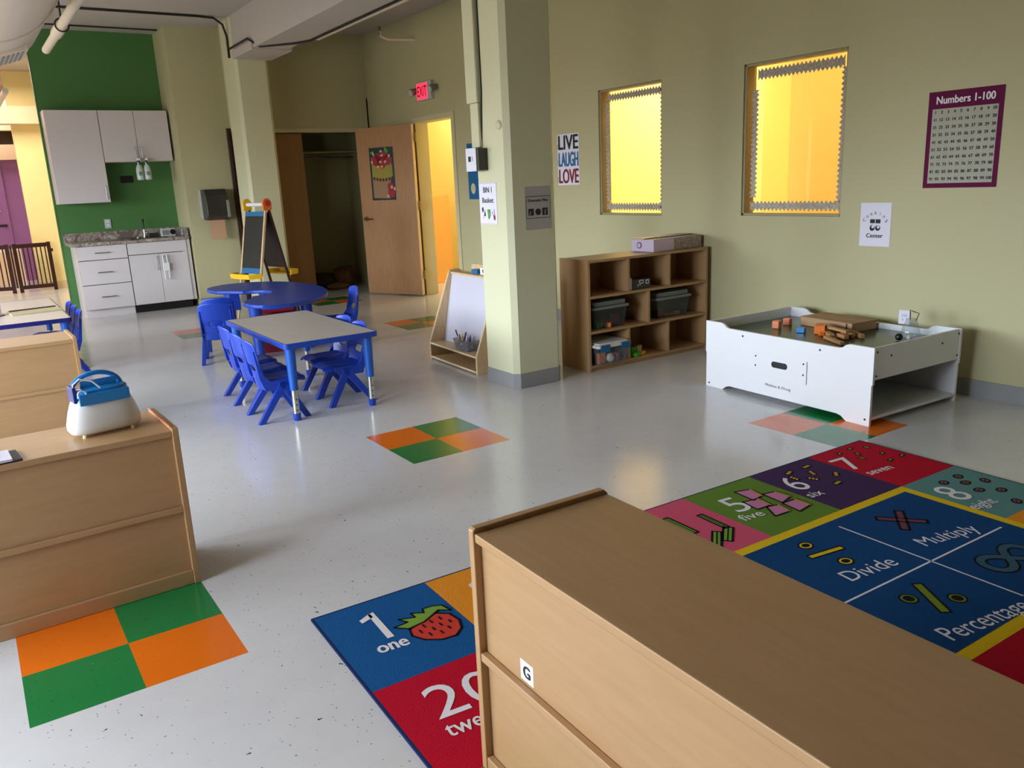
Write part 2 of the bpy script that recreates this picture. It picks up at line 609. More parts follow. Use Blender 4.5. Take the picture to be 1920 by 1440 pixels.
class Art(MB):
    """flat artwork on a local plane (u, v); each layer is lifted a hair above the one below"""

    def __init__(s, frame=None, eps=0.0004):
        super().__init__()
        if frame is not None:
            s.M = frame
        s.eps = eps

    def poly(s, pts, m, L=1):
        a = sum(pts[i][0] * pts[(i + 1) % len(pts)][1] - pts[(i + 1) % len(pts)][0] * pts[i][1] for i in range(len(pts)))
        if a < 0:
            pts = pts[::-1]
        return s.add([(p[0], p[1], L * s.eps) for p in pts], [tuple(range(len(pts)))], m)

    def rect(s, x0, y0, x1, y1, m, L=1):
        return s.poly([(x0, y0), (x1, y0), (x1, y1), (x0, y1)], m, L)

    def ell(s, cx, cy, rx, ry, m, L=1, rot=0.0, n=18):
        c, q = math.cos(rot), math.sin(rot)
        return s.poly([(cx + rx * math.cos(t) * c - ry * math.sin(t) * q, cy + rx * math.cos(t) * q + ry * math.sin(t) * c)
                       for t in [2 * PI * i / n for i in range(n)]], m, L)

    def line(s, pts, w, m, L=1, closed=False):
        pts = list(pts) + ([pts[0]] if closed else [])
        for a, b in zip(pts[:-1], pts[1:]):
            dx, dy = b[0] - a[0], b[1] - a[1]
            l = math.hypot(dx, dy) or 1
            nx, ny = -dy / l * w / 2, dx / l * w / 2
            ex, ey = dx / l * w * 0.3, dy / l * w * 0.3
            s.poly([(a[0] + nx - ex, a[1] + ny - ey), (a[0] - nx - ex, a[1] - ny - ey), (b[0] - nx + ex, b[1] - ny + ey), (b[0] + nx + ex, b[1] + ny + ey)], m, L)
        return s

    def text(s, txt, x, y, h, m, L=3, w=None, rot=0.0, center=False, bold=0.0):
        vs, fs = glyphs(txt)
        x0 = min(v[0] for v in vs)
        x1 = max(v[0] for v in vs)
        capv, _ = glyphs('H')
        cap = max(v[1] for v in capv)
        sy = h / cap
        sx = sy if w is None else w / (x1 - x0)
        ww = (x1 - x0) * sx
        ox = x - (ww / 2 if center else 0)
        c, q = math.cos(rot), math.sin(rot)
        out = []
        for v in vs:
            u, t = (v[0] - x0) * sx + (ox - x), v[1] * sy
            out.append((x + u * c - t * q, y + u * q + t * c))
        for k, (du, dv) in enumerate([(0, 0)] + ([(bold, 0), (0, bold), (-bold, 0)] if bold else [])):
            s.add([(p[0] + du, p[1] + dv, (L + k * 0.2) * s.eps) for p in out], fs, m)
        return s


def frame(origin, ux, uy):
    ux = Vector(ux).normalized()
    uy = Vector(uy).normalized()
    uz = ux.cross(uy)
    f = Matrix((ux, uy, uz)).transposed().to_4x4()
    f.translation = Vector(origin)
    return f


# ================================================================== THE ROOM
XR = 5.03          # face of the right wall
ZC = 3.40          # ceiling
T = 0.3048

# ---- floor with the coloured inlay tiles cut in
fx = {-3.0, 2.45}
rects = []
pat = [((0.241, 2.7195), 0), ((2.089, 3.967), 0), ((3.903, 2.690), 0), ((2.040, 8.907), 0), ((3.915, 7.604), 0), ((3.899, 10.035), 0)]
for (cx, cy), _ in pat:
    for i in (-1, 0):
        for j in (-1, 0):
            m_ = 'tile_g' if i == j else 'tile_o'
            rects.append((cx + i * T, cx + (i + 1) * T, cy + j * T, cy + (j + 1) * T, m_))
fb = MB()
xs = sorted({-3.0, 7.3} | {r[0] for r in rects} | {r[1] for r in rects})
ys = sorted({-8.2, 18.2} | {r[2] for r in rects} | {r[3] for r in rects})
for i in range(len(xs) - 1):
    for j in range(len(ys) - 1):
        cx, cy = (xs[i] + xs[i + 1]) / 2, (ys[j] + ys[j + 1]) / 2
        mm = M['floor']
        for r in rects:
            if r[0] < cx < r[1] and r[2] < cy < r[3]:
                mm = M[r[4]]
        fb.quad((xs[i], ys[j], 0), (xs[i + 1], ys[j], 0), (xs[i + 1], ys[j + 1], 0), (xs[i], ys[j + 1], 0), mm)
struct(fb.build('floor'))


def wall(name, axis, pos, th, a0, a1, z0, z1, holes, m):
    """slab with rectangular openings. axis 'x': plane x=pos..pos+th running along y"""
    As = sorted({a0, a1} | {h[0] for h in holes} | {h[1] for h in holes})
    Zs = sorted({z0, z1} | {h[2] for h in holes} | {h[3] for h in holes})
    b = MB()
    for i in range(len(As) - 1):
        run = None
        for j in range(len(Zs) - 1):
            ca, cz = (As[i] + As[i + 1]) / 2, (Zs[j] + Zs[j + 1]) / 2
            if any(h[0] < ca < h[1] and h[2] < cz < h[3] for h in holes):
                continue
            if axis == 'x':
                b.box(pos, pos + th, As[i], As[i + 1], Zs[j], Zs[j + 1], m)
            else:
                b.box(As[i], As[i + 1], pos, pos + th, Zs[j], Zs[j + 1], m)
    return struct(b.build(name))


W1 = (5.17, 5.98, 1.065, 2.165)
W2 = (3.45, 4.31, 1.075, 2.165)
DR = (8.60, 9.53, 0.0, 2.17)
wall('wall_right', 'x', XR, 0.14, -8.2, 10.9, 0, ZC, [W1, W2, DR], M['wall'])
# left wall with the daylight windows
wall('wall_left', 'x', -2.85, 0.20, -8.2, 12.2, 0, ZC, [(a, b, WZ0, WZ1) for a, b in WIN_Y], M['wall'])
for k, (a, b) in enumerate(WIN_Y):
    w = MB()
    for (p, q, r_, s_) in ((a, a + .05, WZ0, WZ1), (b - .05, b, WZ0, WZ1), (a, b, WZ0, WZ0 + .05), (a, b, WZ1 - .05, WZ1), ((a + b) / 2 - .02, (a + b) / 2 + .02, WZ0, WZ1)):
        w.box(-2.80, -2.75, p, q, r_, s_, M['white_paint'])
    struct(w.build('window_%d' % (k + 3)))
wall('wall_front', 'y', -8.2, 0.12, -3.0, 5.2, 0, ZC, [], M['wall'])
# ceiling
struct(box_obj('ceiling', -3.0, 7.4, -8.2, 18.2, ZC, ZC + 0.1, M['white_paint']))
# back of the room
struct(box_obj('wall_back', 1.085, 2.50, 11.66, 11.72, 0, ZC, M['green_wall']))
struct(box_obj('wall_left_end', 1.075, 1.085, 11.655, 11.72, 0, ZC, M['green_wall']))
struct(box_obj('wall_block', 2.50, 3.14, 11.0, 11.80, 0, ZC, M['wall']))
wall('wall_closet', 'y', 10.90, 0.12, 3.14, XR, 0, ZC, [(3.62, 4.86, 0, 2.15)], M['wall'])
cl = MB()
cl.box(3.40, XR, 11.75, 11.80, 0, 2.6, M['olive'])
cl.box(3.35, 3.40, 11.02, 11.80, 0, 2.6, M['olive'])
cl.box(XR - .02, XR + .12, 10.9, 11.80, 0, 2.6, M['olive'])
cl.box(3.40, XR, 11.02, 11.80, 2.5, 2.6, M['olive'])
struct(cl.build('wall_closet_inside'))

# pillars and beam


def pillar(name, x0, x1, y0, y1, z1):
    b = MB()
    c = 0.035
    b.prism([(x0 + c, y0), (x1 - c, y0), (x1, y0 + c), (x1, y1 - c), (x1 - c, y1), (x0 + c, y1), (x0, y1 - c), (x0, y0 + c)], 0, z1, M['pillar'])
    return struct(b.build(name))


P1 = (3.06, 3.46, 4.565, 4.965)
P2 = (3.06, 3.46, 10.20, 10.70)
pillar('pillar', *P1, 2.95)
pillar('pillar', *P2, ZC)
for k, (x0, x1, y0, y1) in enumerate((P1, P2)):
    e, c = 0.006, 0.038
    x0 -= e; x1 += e; y0 -= e; y1 += e
    b = MB()
    b.prism([(x0 + c, y0), (x1 - c, y0), (x1, y0 + c), (x1, y1 - c), (x1 - c, y1), (x0 + c, y1), (x0, y1 - c), (x0, y0 + c)], 0, 0.105, M['base'])
    struct(b.build('baseboard_pillar', bevel=0.003))
bm_ = MB()
bm_.box(3.06, 3.46, -8.08, 10.2, 2.95, ZC, M['white_paint'])
bm_.box(3.04, 3.50, 9.45, 10.2, 2.93, 3.02, M['white_paint'])
struct(bm_.build('ceiling_beam', bevel=0.004))

# baseboards
for nm, bx in (('baseboard_right', (XR - .008, XR, -8.08, 8.52)), ('baseboard_right', (XR - .008, XR, 9.62, 10.9)),
               ('baseboard_block', (2.495, 3.145, 10.992, 11.0)),
               ('baseboard_left', (-2.65, -2.642, -8.08, 12.0))):
    struct(box_obj(nm, *bx, 0, 0.105, M['base']))
struct(box_obj('baseboard_closet', 3.46, 3.58, 10.892, 10.90, 0, 0.105, M['base']))

# ---- recessed windows into the lit room next door
for k, (a, b_, z0, z1) in enumerate((W1, W2)):
    w = MB()
    t = 0.018
    for (p, q, r_, s_) in ((a, a + t, z0, z1), (b_ - t, b_, z0, z1), (a, b_, z0, z0 + t), (a, b_, z1 - t, z1)):
        w.box(XR + 0.012, XR + 0.10, p, q, r_, s_, M['frame'])
    g = struct(w.build('window_%d' % (k + 1), bevel=0.003))
    box_obj('window_pane', XR + 0.055, XR + 0.059, a + t, b_ - t, z0 + t, z1 - t, M['glass'], g)


def scallop(name, horiz, p, q, a, label, wdt=0.05, n=None, x=None):
    """strip of silver classroom border with pointed scallops, taped to the glass. horiz: runs along y from p to q at height a"""
    n = n or int(abs(q - p) / 0.034)
    pts_t, pts_b = [], []
    for i in range(n * 2 + 1):
        u = p + (q - p) * i / (2 * n)
        d = 0.022 if i % 2 else 0.0
        pts_t.append((u, a + wdt / 2 - d))
        pts_b.append((u, a - wdt / 2 + d))
    poly = pts_t + pts_b[::-1]
    if not horiz:
        poly = [(v, u) for u, v in poly]
    b = MB()
    b.prism(poly, XR + 0.0445, XR + 0.0455, M['silver'], plane='yz')
    return tag(b.build(name), label, 'border trim', 'silver scalloped borders on the two inner windows')


scallop('scalloped_border', True, 5.21, 5.90, 2.092, 'silver scalloped border along the top of the window beside the pillar', 0.078)
scallop('scalloped_border', True, 5.21, 5.93, 1.138, 'silver scalloped border along the bottom of the window beside the pillar', 0.078)
scallop('scalloped_border', False, 1.19, 2.07, 5.905, 'silver scalloped border down the left side of the window beside the pillar', 0.07)
scallop('scalloped_border', False, 1.10, 2.13, 5.212, 'narrow silver scalloped border down the right side of the window beside the pillar', 0.05)
scallop('scalloped_border', True, 3.50, 4.215, 2.085, 'silver scalloped border along the top of the larger right window', 0.085)
scallop('scalloped_border', True, 3.49, 4.26, 1.145, 'silver scalloped border along the bottom of the larger right window', 0.078)
scallop('scalloped_border', False, 1.21, 1.98, 4.235, 'silver scalloped border down the left side of the larger right window', 0.07)
scallop('scalloped_border', False, 1.17, 2.05, 3.495, 'narrow silver scalloped border down the right side of the larger right window', 0.056)

# ---- door opening in the right wall: frame and the open door leaf
df = MB()
for (y0, y1, z0, z1) in ((DR[0] - .05, DR[0] + .02, 0, 2.22), (DR[1] - .02, DR[1] + .05, 0, 2.22), (DR[0] + .02, DR[1] - .02, 2.16, 2.22)):
    df.box(XR - 0.018, XR + 0.158, y0, y1, z0, z1, M['jamb'])
struct(df.build('door_frame'))
HX, HY = 4.985, 9.50
dx, dy = 4.60 - HX, 10.36 - HY
L_ = math.hypot(dx, dy)
door = bpy.data.objects.new('door_1', None)
COL.objects.link(door)
door.location = (4.93, 9.44, 0)
door.rotation_euler = (0, 0, math.atan2(dy, dx))     # local +x runs from the hinge to the latch edge
struct(door)
DW = 0.92
box_obj('door_leaf', 0.0, DW, -0.022, 0.022, 0.015, 2.145, M['doorwood'], door, bevel=0.002)
box_obj('lit_door_edge', -0.004, 0.001, -0.021, 0.021, 0.015, 2.145, M['plyedge'], door)  # pale strip paints the yellow room's light onto the hinge edge
for z in (0.22, 1.10, 1.93):
    h = MB()
    h.box(-0.035, 0.0, -0.020, -0.016, z, z + 0.11, M['brass'])
    h.cyl((-0.01, -0.026, z), (-0.01, -0.026, z + 0.11), 0.008, M['brass'], n=8)
    h.build('hinge', door)
hd = MB()
hd.cyl((DW - .07, 0.022, 1.0), (DW - .07, 0.035, 1.0), 0.034, M['brass'], n=20)
hd.cyl((DW - .07, 0.035, 1.0), (DW - .07, 0.07, 1.0), 0.013, M['brass'], n=12)
hd.tube([(DW - .07, 0.07, 1.0), (DW - .10, 0.072, 1.0), (DW - .19, 0.066, 0.995)], 0.011, M['brass'])
hd.build('door_handle', door)

# sliding closet door and the dark closet inside
cd = MB()
cd.box(3.50, 4.06, 10.955, 10.985, 0.01, 2.14, M['closetwood'])
o = struct(cd.build('door_2', bevel=0.002))
tr = MB()
tr.box(3.57, 4.91, 10.885, 10.90, 2.15, 2.20, M['jamb'])
tr.box(3.57, 3.62, 10.885, 10.90, 0, 2.15, M['jamb'])
struct(tr.build('trim_1'))
# dark stained door frame seen edge-on behind the second pillar
tr = MB()
tr.box(3.085, 3.135, 10.955, 10.995, 0, 2.21, M['trimwood'])
tr.box(3.10, 3.125, 10.925, 10.96, 0, 2.17, M['darkwood'])
struct(tr.build('trim_2', bevel=0.003))

# closet shelf, hanger rod things and bags on the closet floor
sh = thing('closet_shelf', 'dark shelf with a hanging rail high inside the closet', 'shelf', (4.2, 11.5, 1.90))
box_obj('shelf_board', -0.78, 0.80, -0.18, 0.24, 0.0, 0.02, M['olive'], sh)
MB().cyl((-0.78, 0, -0.06), (0.80, 0, -0.06), 0.014, M['steel']).build('hanging_rail', sh)
box_obj('rail_bracket', -0.01, 0.01, -0.012, 0.2, -0.07, 0.0, M['steel'], sh)


def lump(name, c, r, m, label, cat, seed):
    rnd = random.Random(seed)
    b = MB()
    n, k = 16, 10
    b.ball((0, 0, 0), 1.0, m, n=n, k=k)
    vs = []
    for v in b.v:
        p = Vector(v)
        d = 1 + 0.14 * math.sin(5 * p.x + seed) * math.cos(4 * p.y + seed * 2) + rnd.uniform(-.05, .05)
        vs.append((p.x * r[0] * d, p.y * r[1] * d, max(0.0, (p.z * 0.5 + 0.46) * r[2] * 2 * d)))
    b.v = vs
    o = b.build(name, angle=60, loc=c)
    return tag(o, label, cat)


lump('duffel_bag', (4.30, 11.40, 0.0), (0.24, 0.2, 0.12), M['bagdark'], 'dark cloth bag slumped in the middle of the closet floor', 'bag', 1)
lump('backpack', (4.66, 11.42, 0.0), (0.17, 0.2, 0.15), M['bagbrown'], 'brown cloth bag on the closet floor near the open wooden door', 'bag', 2)
lump('blanket', (4.45, 11.14, 0.0), (0.17, 0.08, 0.05), M['bagbrown'], 'crumpled brown cloth in front of the bags in the closet', 'cloth', 5)

# ---- lit rooms next door (seen through the windows and the door)
ny = MB()
ny.box(7.2, 7.3, 2.0, 5.9, 0, ZC, M['yellow_room'])
ny.box(7.2, 7.3, 5.9, 12.0, 0, ZC, M['yellow_room_lit'])  # same wall, lighter colour imitates its brighter lit stretch
ny.box(5.17, 7.3, 12.0, 12.1, 0, ZC, M['yellow_room_lit'])
ny.box(5.17, 7.3, 2.0, 2.1, 0, ZC, M['yellow_room'])
ny.box(5.17, 5.172, 2.0, 10.9, 2.4, ZC, M['yellow_room'])
ny.box(5.17, 7.3, 8.35, 8.45, 0, ZC, M['yellow_room_lit'])
ny.box(5.03, 5.17, 10.9, 12.1, 0, ZC, M['yellow_room_lit'])
struct(ny.build('wall_next_room'))
struct(box_obj('wall_next_pier', 6.75, 7.2, 2.1, 5.22, 0, ZC, M['yellow_room']))
struct(box_obj('wall_hall', 6.15, 6.25, 10.4, 12.0, 0, ZC, M['yellow_room_lit']))
pn = thing('orange_panel', 'pale orange upright panel standing inside the lit room behind the open door', 'panel', (5.92, 10.55, 0))
box_obj('panel_board', -0.20, 0.10, -0.02, 0.02, 0.03, 1.25, M['peach_panel'], pn, bevel=0.004)
box_obj('panel_foot', -0.20, 0.10, -0.06, 0.06, 0.0, 0.03, M['peach_panel'], pn, bevel=0.004)

# ---- lit lobby at the far left
lb = MB()
lb.box(1.03, 2.6, 15.50, 15.65, 0, ZC, M['yellow_lobby'])
struct(lb.build('wall_lobby'))
lb = MB()
lb.box(-3.0, 2.6, 17.6, 17.7, 0, 2.16, M['purple'])
struct(lb.build('wall_purple'))
lb = MB()
lb.box(-3.0, 2.6, 17.45, 17.7, 2.16, 2.42, M['beige'])
lb.box(-3.0, 2.6, 17.45, 17.7, 2.66, ZC, M['beige'])
struct(lb.build('wall_lobby_header'))
struct(box_obj('wall_lobby_dark', -3.0, 2.6, 17.66, 17.7, 2.42, 2.66, M['bagdark']))
struct(box_obj('lobby_beam', -3.0, 2.6, 15.20, 15.50, 2.60, 2.86, M['beige']))
struct(box_obj('wall_lobby_left', -3.0, -2.8, 12.0, 18.2, 0, ZC, M['yellow_lobby']))
struct(box_obj('wall_lobby_right', 2.55, 2.65, 11.8, 17.7, 0, ZC, M['yellow_lobby']))
struct(box_obj('baseboard_lobby', 1.02, 2.6, 15.49, 15.50, 0, 0.12, M['beige']))
dr3 = MB()
dr3.box(-0.10, 0.88, 17.55, 17.6, 0, 2.05, M['purple'])
d3 = struct(dr3.build('door_3', bevel=0.004))
hb = MB()
hb.cyl((0.80, 17.55, 1.02), (0.80, 17.50, 1.02), 0.02, M['black'])
hb.box(0.70, 0.82, 17.49, 17.51, 1.00, 1.04, M['black'])
hb.build('door_handle', d3)
tp = MB()
tp.box(-0.055, 0.055, 0, 0.02, 0, 0.16, M['toy_white'])
tp = tag(tp.build('wall_plate', bevel=0.004, loc=(0.70, 17.525, 1.26)), 'cream wall plate fixed to the purple door', 'wall plate')

lu = thing('low_white_cabinet', 'low white cabinet in the lit lobby behind the wooden gate', 'cabinet', (-0.4, 16.4, 0))
box_obj('cabinet_body', 0, 1.30, 0, 0.4, 0, 0.64, M['toy_white'], lu, bevel=0.01)
for k in range(3):
    box_obj('drawer', 0.02 + k * 0.425, 0.43 + k * 0.425, -0.012, 0, 0.05, 0.60, M['beige'], lu, bevel=0.004)
# pet gate
gt = thing('baby_gate', 'dark stained slatted wooden gate in front of the lit lobby', 'gate', (0.70, 15.30, 0))


def gate_panel(x0, y0, x1, y1, h=0.78):
    L = math.hypot(x1 - x0, y1 - y0)
    b = MB()
    b.M = Matrix.Translation((x0, y0, 0)) @ Matrix.Rotation(math.atan2(y1 - y0, x1 - x0), 4, 'Z')
    b.box(0, 0.055, -0.014, 0.014, 0.0, h, M['darkwood'])
    b.box(L - 0.055, L, -0.014, 0.014, 0.0, h, M['darkwood'])
    b.box(0.055, L - 0.055, -0.014, 0.014, 0.05, 0.11, M['darkwood'])
    b.box(0.055, L - 0.055, -0.014, 0.014, h - 0.075, h - 0.01, M['darkwood'])
    n = 7
    for i in range(n):
        u = 0.055 + (L - 0.11) * (i + 0.5) / n
        b.box(u - 0.009, u + 0.009, -0.008, 0.008, 0.11, h - 0.075, M['darkwood'])
    return b.build('gate_panel', gt, bevel=0.003)


gate_panel(0.02, 0.0, 0.56, 0.02)
gate_panel(-0.60, 0.25, -0.03, 0.0)
MB().cyl((-0.005, 0, 0.08), (-0.005, 0, 0.76), 0.014, M['darkwood']).build('gate_hinge', gt)
box_obj('gate_latch', 0.56, 0.585, 0.01, 0.03, 0.62, 0.67, M['black'], gt)

# ================================================================== CEILING SERVICES
# big insulated round duct with a side grille
du = thing('air_duct', 'large white jacketed round air duct under the ceiling', 'duct', (0.34, 7.1, 2.78))
d = MB()
prof = [(0.30, 0.02), (0.40, 0.0), (0.45, -0.12), (0.45, -7.5)]
vs, fs = [], []
n = 36
for r_, y in prof:
    for j in range(n):
        t = 2 * PI * j / n
        vs.append((math.cos(t) * r_, y, math.sin(t) * r_))
for i in range(len(prof) - 1):
    for j in range(n):
        fs.append((i * n + j, (i + 1) * n + j, (i + 1) * n + (j + 1) % n, i * n + (j + 1) % n))
fs += [tuple(range(n))]
d.add(vs, fs, M['duct'])
d.build('duct_body', du)
g = MB()
g.M = Matrix.Rotation(R(-18), 4, 'Y')
g.box(-0.12, 0.12, -0.75, -0.30, -0.470, -0.43, M['duct'])
for i in range(7):
    g.box(-0.10 + i * 0.03, -0.085 + i * 0.03, -0.72, -0.33, -0.474, -0.46, M['grey'])
g.build('grille', du)
for y in (-1.2, -3.0):
    c = MB()
    c.tube([(math.cos(2 * PI * i / 30) * 0.455, y, math.sin(2 * PI * i / 30) * 0.455) for i in range(31)], 0.008, M['duct'], n=6)
    c.build('duct_strap', du)

sp = thing('ceiling_pipe', 'white jacketed ceiling pipe ending in front of the green wall', 'pipe', (1.00, 9.1, 2.78))
b = MB()
b.tube([(0, 0, 0), (0, -0.9, 0)], 0.036, M['pipe'], n=14)
b.tube([(0, -1.25, 0), (0, -9.0, 0)], 0.036, M['pipe'], n=14)
b.build('pipe_jacket', sp)
MB().tube([(0, -0.88, 0), (0, -1.27, 0)], 0.046, M['pipe'], n=14).build('pipe_coupling', sp)
b = MB()
b.tube([(0, -1.3, 0.03), (0.01, -1.3, 0.62)], 0.007, M['cable'], n=6)
b.tube([(0.05 * math.cos(t / 10 * PI), -1.3, 0.05 * math.sin(t / 10 * PI)) for t in range(-12, 12)], 0.006, M['cable'], n=6)
b.build('pipe_hanger', sp)
lp = MB()
lp.tube([(0, 0, 0), (0, 2.4, 0)], 0.035, M['pipe'], n=12)
tag(lp.build('ceiling_pipe', loc=(0.80, 11.9, 2.72)), 'cream pipe under the lit lobby ceiling left of the green wall', 'pipe')

cb = MB()
cb.tube([(1.15, 10.26, ZC - .015), (2.7, 10.26, ZC - .015), (2.90, 10.27, ZC - .02), (3.0, 10.30, ZC - .08), (3.045, 10.34, ZC - .2), (3.045, 10.34, 2.96)], 0.013, M['cable'], n=8)
tag(cb.build('cable_or_shadow_line'), 'black cable along the ceiling that bends down at the far pillar', 'cable')
cb = MB()
cb.tube([(1.25, 11.3, ZC - .010), (2.49, 11.3, ZC - .010)], 0.009, M['cable'], n=6)  # dark strip imitating the shadow line on the ceiling
tag(cb.build('cable_or_shadow_line'), 'thin dark strip imitating a shadow line across the ceiling in front of the green wall', 'cable')
cb = MB()
cb.tube([(3.02, 10.2, 3.04), (3.02, 9.5, 3.045), (3.10, 9.35, 2.945), (3.38, 9.0, 2.938), (3.47, 8.8, 2.94), (3.475, 6.0, 2.945)], 0.012, M['cable'], n=8)
tag(cb.build('cable_or_shadow_line'), 'black cable stapled along the underside of the ceiling beam', 'cable')
cb = MB()
cb.tube([(3.53, 8.75, 2.98), (3.53, 3.0, 2.98)], 0.045, M['pipe'], n=12)
tag(cb.build('beam_pipe'), 'pale jacketed pipe running beside the ceiling beam', 'pipe')

# sprinkler by the closet
sp = thing('sprinkler_pipe', 'short white sprinkler pipe sticking out of the wall above the open door', 'pipe', (XR, 9.40, 3.12))
b = MB()
b.tube([(0, 0, 0), (-0.32, 0.08, 0.0), (-0.40, 0.1, 0.03), (-0.41, 0.1, 0.09)], 0.016, M['pipe'])
b.build('pipe', sp)
b = MB()
b.cyl((-0.41, 0.1, 0.05), (-0.41, 0.1, 0.13), 0.013, M['brass'])
b.cyl((-0.41, 0.1, 0.13), (-0.41, 0.1, 0.136), 0.022, M['brass'])
b.build('sprinkler_head', sp)

# exit sign with two lamp heads
ex = thing('exit_sign', 'red lit exit sign with two lamp heads above the open door', 'exit sign', (XR, 9.16, 2.40))
b = MB().box(-0.05, 0, -0.17, 0.19, 0, 0.21, M['ltgrey'])
b.build('sign_body', ex, bevel=0.006)
fr_ = frame((-0.0505, 0.185, 0.012), (0, -1, 0), (0, 0, 1))
a = Art(fr_)
a.rect(0, 0, 0.27, 0.186, M['exit_red'], 1)
a.text('EXIT', 0.135, 0.035, 0.115, M['dred'], 3, w=0.23, center=True, bold=0.003)
a.build('sign_face', ex)
for y in (-0.23, 0.25):
    h = MB()
    h.cyl((-0.03, y, 0.13), (-0.11, y - 0.02, 0.10), 0.034, M['grey'], r1=0.046)
    h.cyl((-0.111, y - 0.0202, 0.0996), (-0.116, y - 0.021, 0.098), 0.038, M['ltgrey'])
    h.tube([(-0.025, y * 0.78, 0.13), (-0.035, y, 0.13)], 0.012, M['grey'])
    h.build('lamp_head', ex)

# ================================================================== ON THE PILLAR
X1 = 3.06
Y1 = 4.565
cp = MB()
cp.box(X1 - .032, X1 - .0005, 4.850, 4.985, 1.93, 2.94, M['pillar'])
cp.box(X1 - .028, X1 - .0005, 4.850, 4.950, 1.64, 1.93, M['pillar'])
tag(cp.build('wall_conduit', bevel=0.008), 'cream painted boxed conduit down the left face of the near pillar', 'conduit')
cp = MB()
cp.tube([(X1 - .004, 4.835, 2.93), (X1 - .004, 4.83, 2.0), (X1 - .004, 4.86, 1.64)], 0.006, M['black_seam'], n=6)  # added dark strip, draws the dark gap beside the boxed conduit
tag(cp.build('seam_strip'), 'thin dark strip drawn as a seam down the near pillar to the small box', 'cable')
kb = MB()
kb.ball((X1 - .004, 4.64, 1.77), (0.014, 0.03, 0.03), M['pillar'])
tag(kb.build('painted_plug'), 'cream painted round plug on the corner of the near pillar', 'plug')
pb = thing('wall_control_box', 'small white box with a dark side fixed to the near pillar', 'control box', (X1, 4.86, 1.49))
box_obj('box_body', -0.075, 0, -0.065, 0.065, 0, 0.145, M['dark'], pb, bevel=0.004)
a = Art(frame((-0.0755, 0.065, 0.0), (0, -1, 0), (0, 0, 1)))
a.rect(-0.03, -0.003, 0.10, 0.148, M['paper'], 1)
a.rect(0.0, 0.06, 0.035, 0.095, M['ink'], 2)
a.rect(0.05, 0.062, 0.056, 0.095, M['ink'], 2)
a.build('box_label', pb)


def paper(name, origin, ux, w, h, label, draw, cat='sign', th=0.001, m='paper', group=None, tilt=0.0):
    fr = frame(origin, ux, (0, 0, 1))
    if tilt:
        fr = fr @ Matrix.Rotation(tilt, 4, 'Z')
    a = Art(fr, eps=0.0005)
    a.box(0, w, 0, h, -th, 0.0, M[m])
    draw(a)
    o = a.build(name)
    # put the origin on the sheet
    c = fr.translation.copy()
    for v in o.data.vertices:
        v.co -= c
    o.location = c
    return tag(o, label, cat, group)


def d_basket(a):
    a.line([(0, 0.004), (0.216, 0.004)], 0.004, M['lav'], 1)
    a.line([(0, 0.275), (0.216, 0.275)], 0.006, M['lav'], 1)
    a.text('BIN 1', 0.108, 0.212, 0.036, M['ink'], 2, w=0.105, center=True, bold=0.001)
    a.text('Basket', 0.108, 0.145, 0.033, M['ink'], 2, w=0.14, center=True, bold=0.001)
    a.ell(0.038, 0.098, 0.011, 0.018, M['ink'], 2)
    a.poly([(0.05, 0.055), (0.075, 0.055), (0.064, 0.10)], M['ink'], 2)
    a.line([(0.04, 0.04), (0.058, 0.06)], 0.003, M['ink'], 2)
    a.poly([(0.095, 0.10), (0.103, 0.04), (0.115, 0.035), (0.128, 0.10)], M['green_toy'], 2)
    a.line([(0.128, 0.10), (0.132, 0.065), (0.112, 0.035)], 0.006, M['ink'], 3)
    a.line([(0.155, 0.085), (0.172, 0.055)], 0.006, M['purple_toy'], 2)
    a.ell(0.183, 0.045, 0.012, 0.018, M['dred'], 2)
    a.line([(0.186, 0.06), (0.182, 0.10)], 0.006, M['dred'], 2)


paper('pillar_sign', (X1 - .0025, 4.925, 1.130), (0, -1, 0), 0.216, 0.279,
      'white paper sign with three small pictures on the pillar face toward the tables', d_basket)


def d_play(a):
    a.rect(0.004, 0.075, 0.206, 0.222, M['ink'], 1)
    a.rect(0.007, 0.079, 0.203, 0.218, M['paper_d'], 2)
    a.text('Dramatic Play', 0.105, 0.186, 0.016, M['ink'], 3, w=0.165, center=True, bold=0.0012)
    a.rect(0.022, 0.095, 0.067, 0.140, M['ink'], 3)
    a.line([(0.032, 0.10), (0.042, 0.122)], 0.006, M['paper_d'], 4)
    a.ell(0.103, 0.117, 0.024, 0.022, M['ink'], 3)
    a.rect(0.137, 0.093, 0.183, 0.142, M['ink'], 3)
    a.line([(0.163, 0.10), (0.158, 0.115), (0.166, 0.13)], 0.007, M['paper_d'], 4)


paper('play_area_sign', (3.190, Y1 - .0025, 1.085), (1, 0, 0), 0.210, 0.285,
      'grey laminated play area sign with three dark pictures on the pillar', d_play, m='paper_d')


# ================================================================== ON THE RIGHT WALL
def d_live(a):
    for k, (txt, col) in enumerate((('LOVE', 'dred'), ('LAUGH', 'teal'), ('LIVE', 'ink'))):
        y = 0.01 + k * 0.158
        a.rect(0, y - 0.005, 0.335, y + 0.15, M['paper'], 1)
        a.text(txt, 0.17, y + 0.008, 0.128, M[col], 2, w=0.30, center=True, bold=0.006)
        a.text('live' if k == 2 else 'love', 0.012, y + 0.02, 0.02, M[col], 2, rot=PI / 2)


paper('word_poster', (XR - .002, 6.605, 1.345), (0, -1, 0), 0.335, 0.478,
      'narrow white poster reading LIVE LAUGH LOVE in bold coloured letters', d_live, 'poster')

purple_print = pmat('purple_print', (98, 18, 62), 0.7, spec=0.15)
grid_print = pmat('pale_grid_print', (176, 174, 158), 0.7, spec=0.2, noise=0.08, nscale=6)


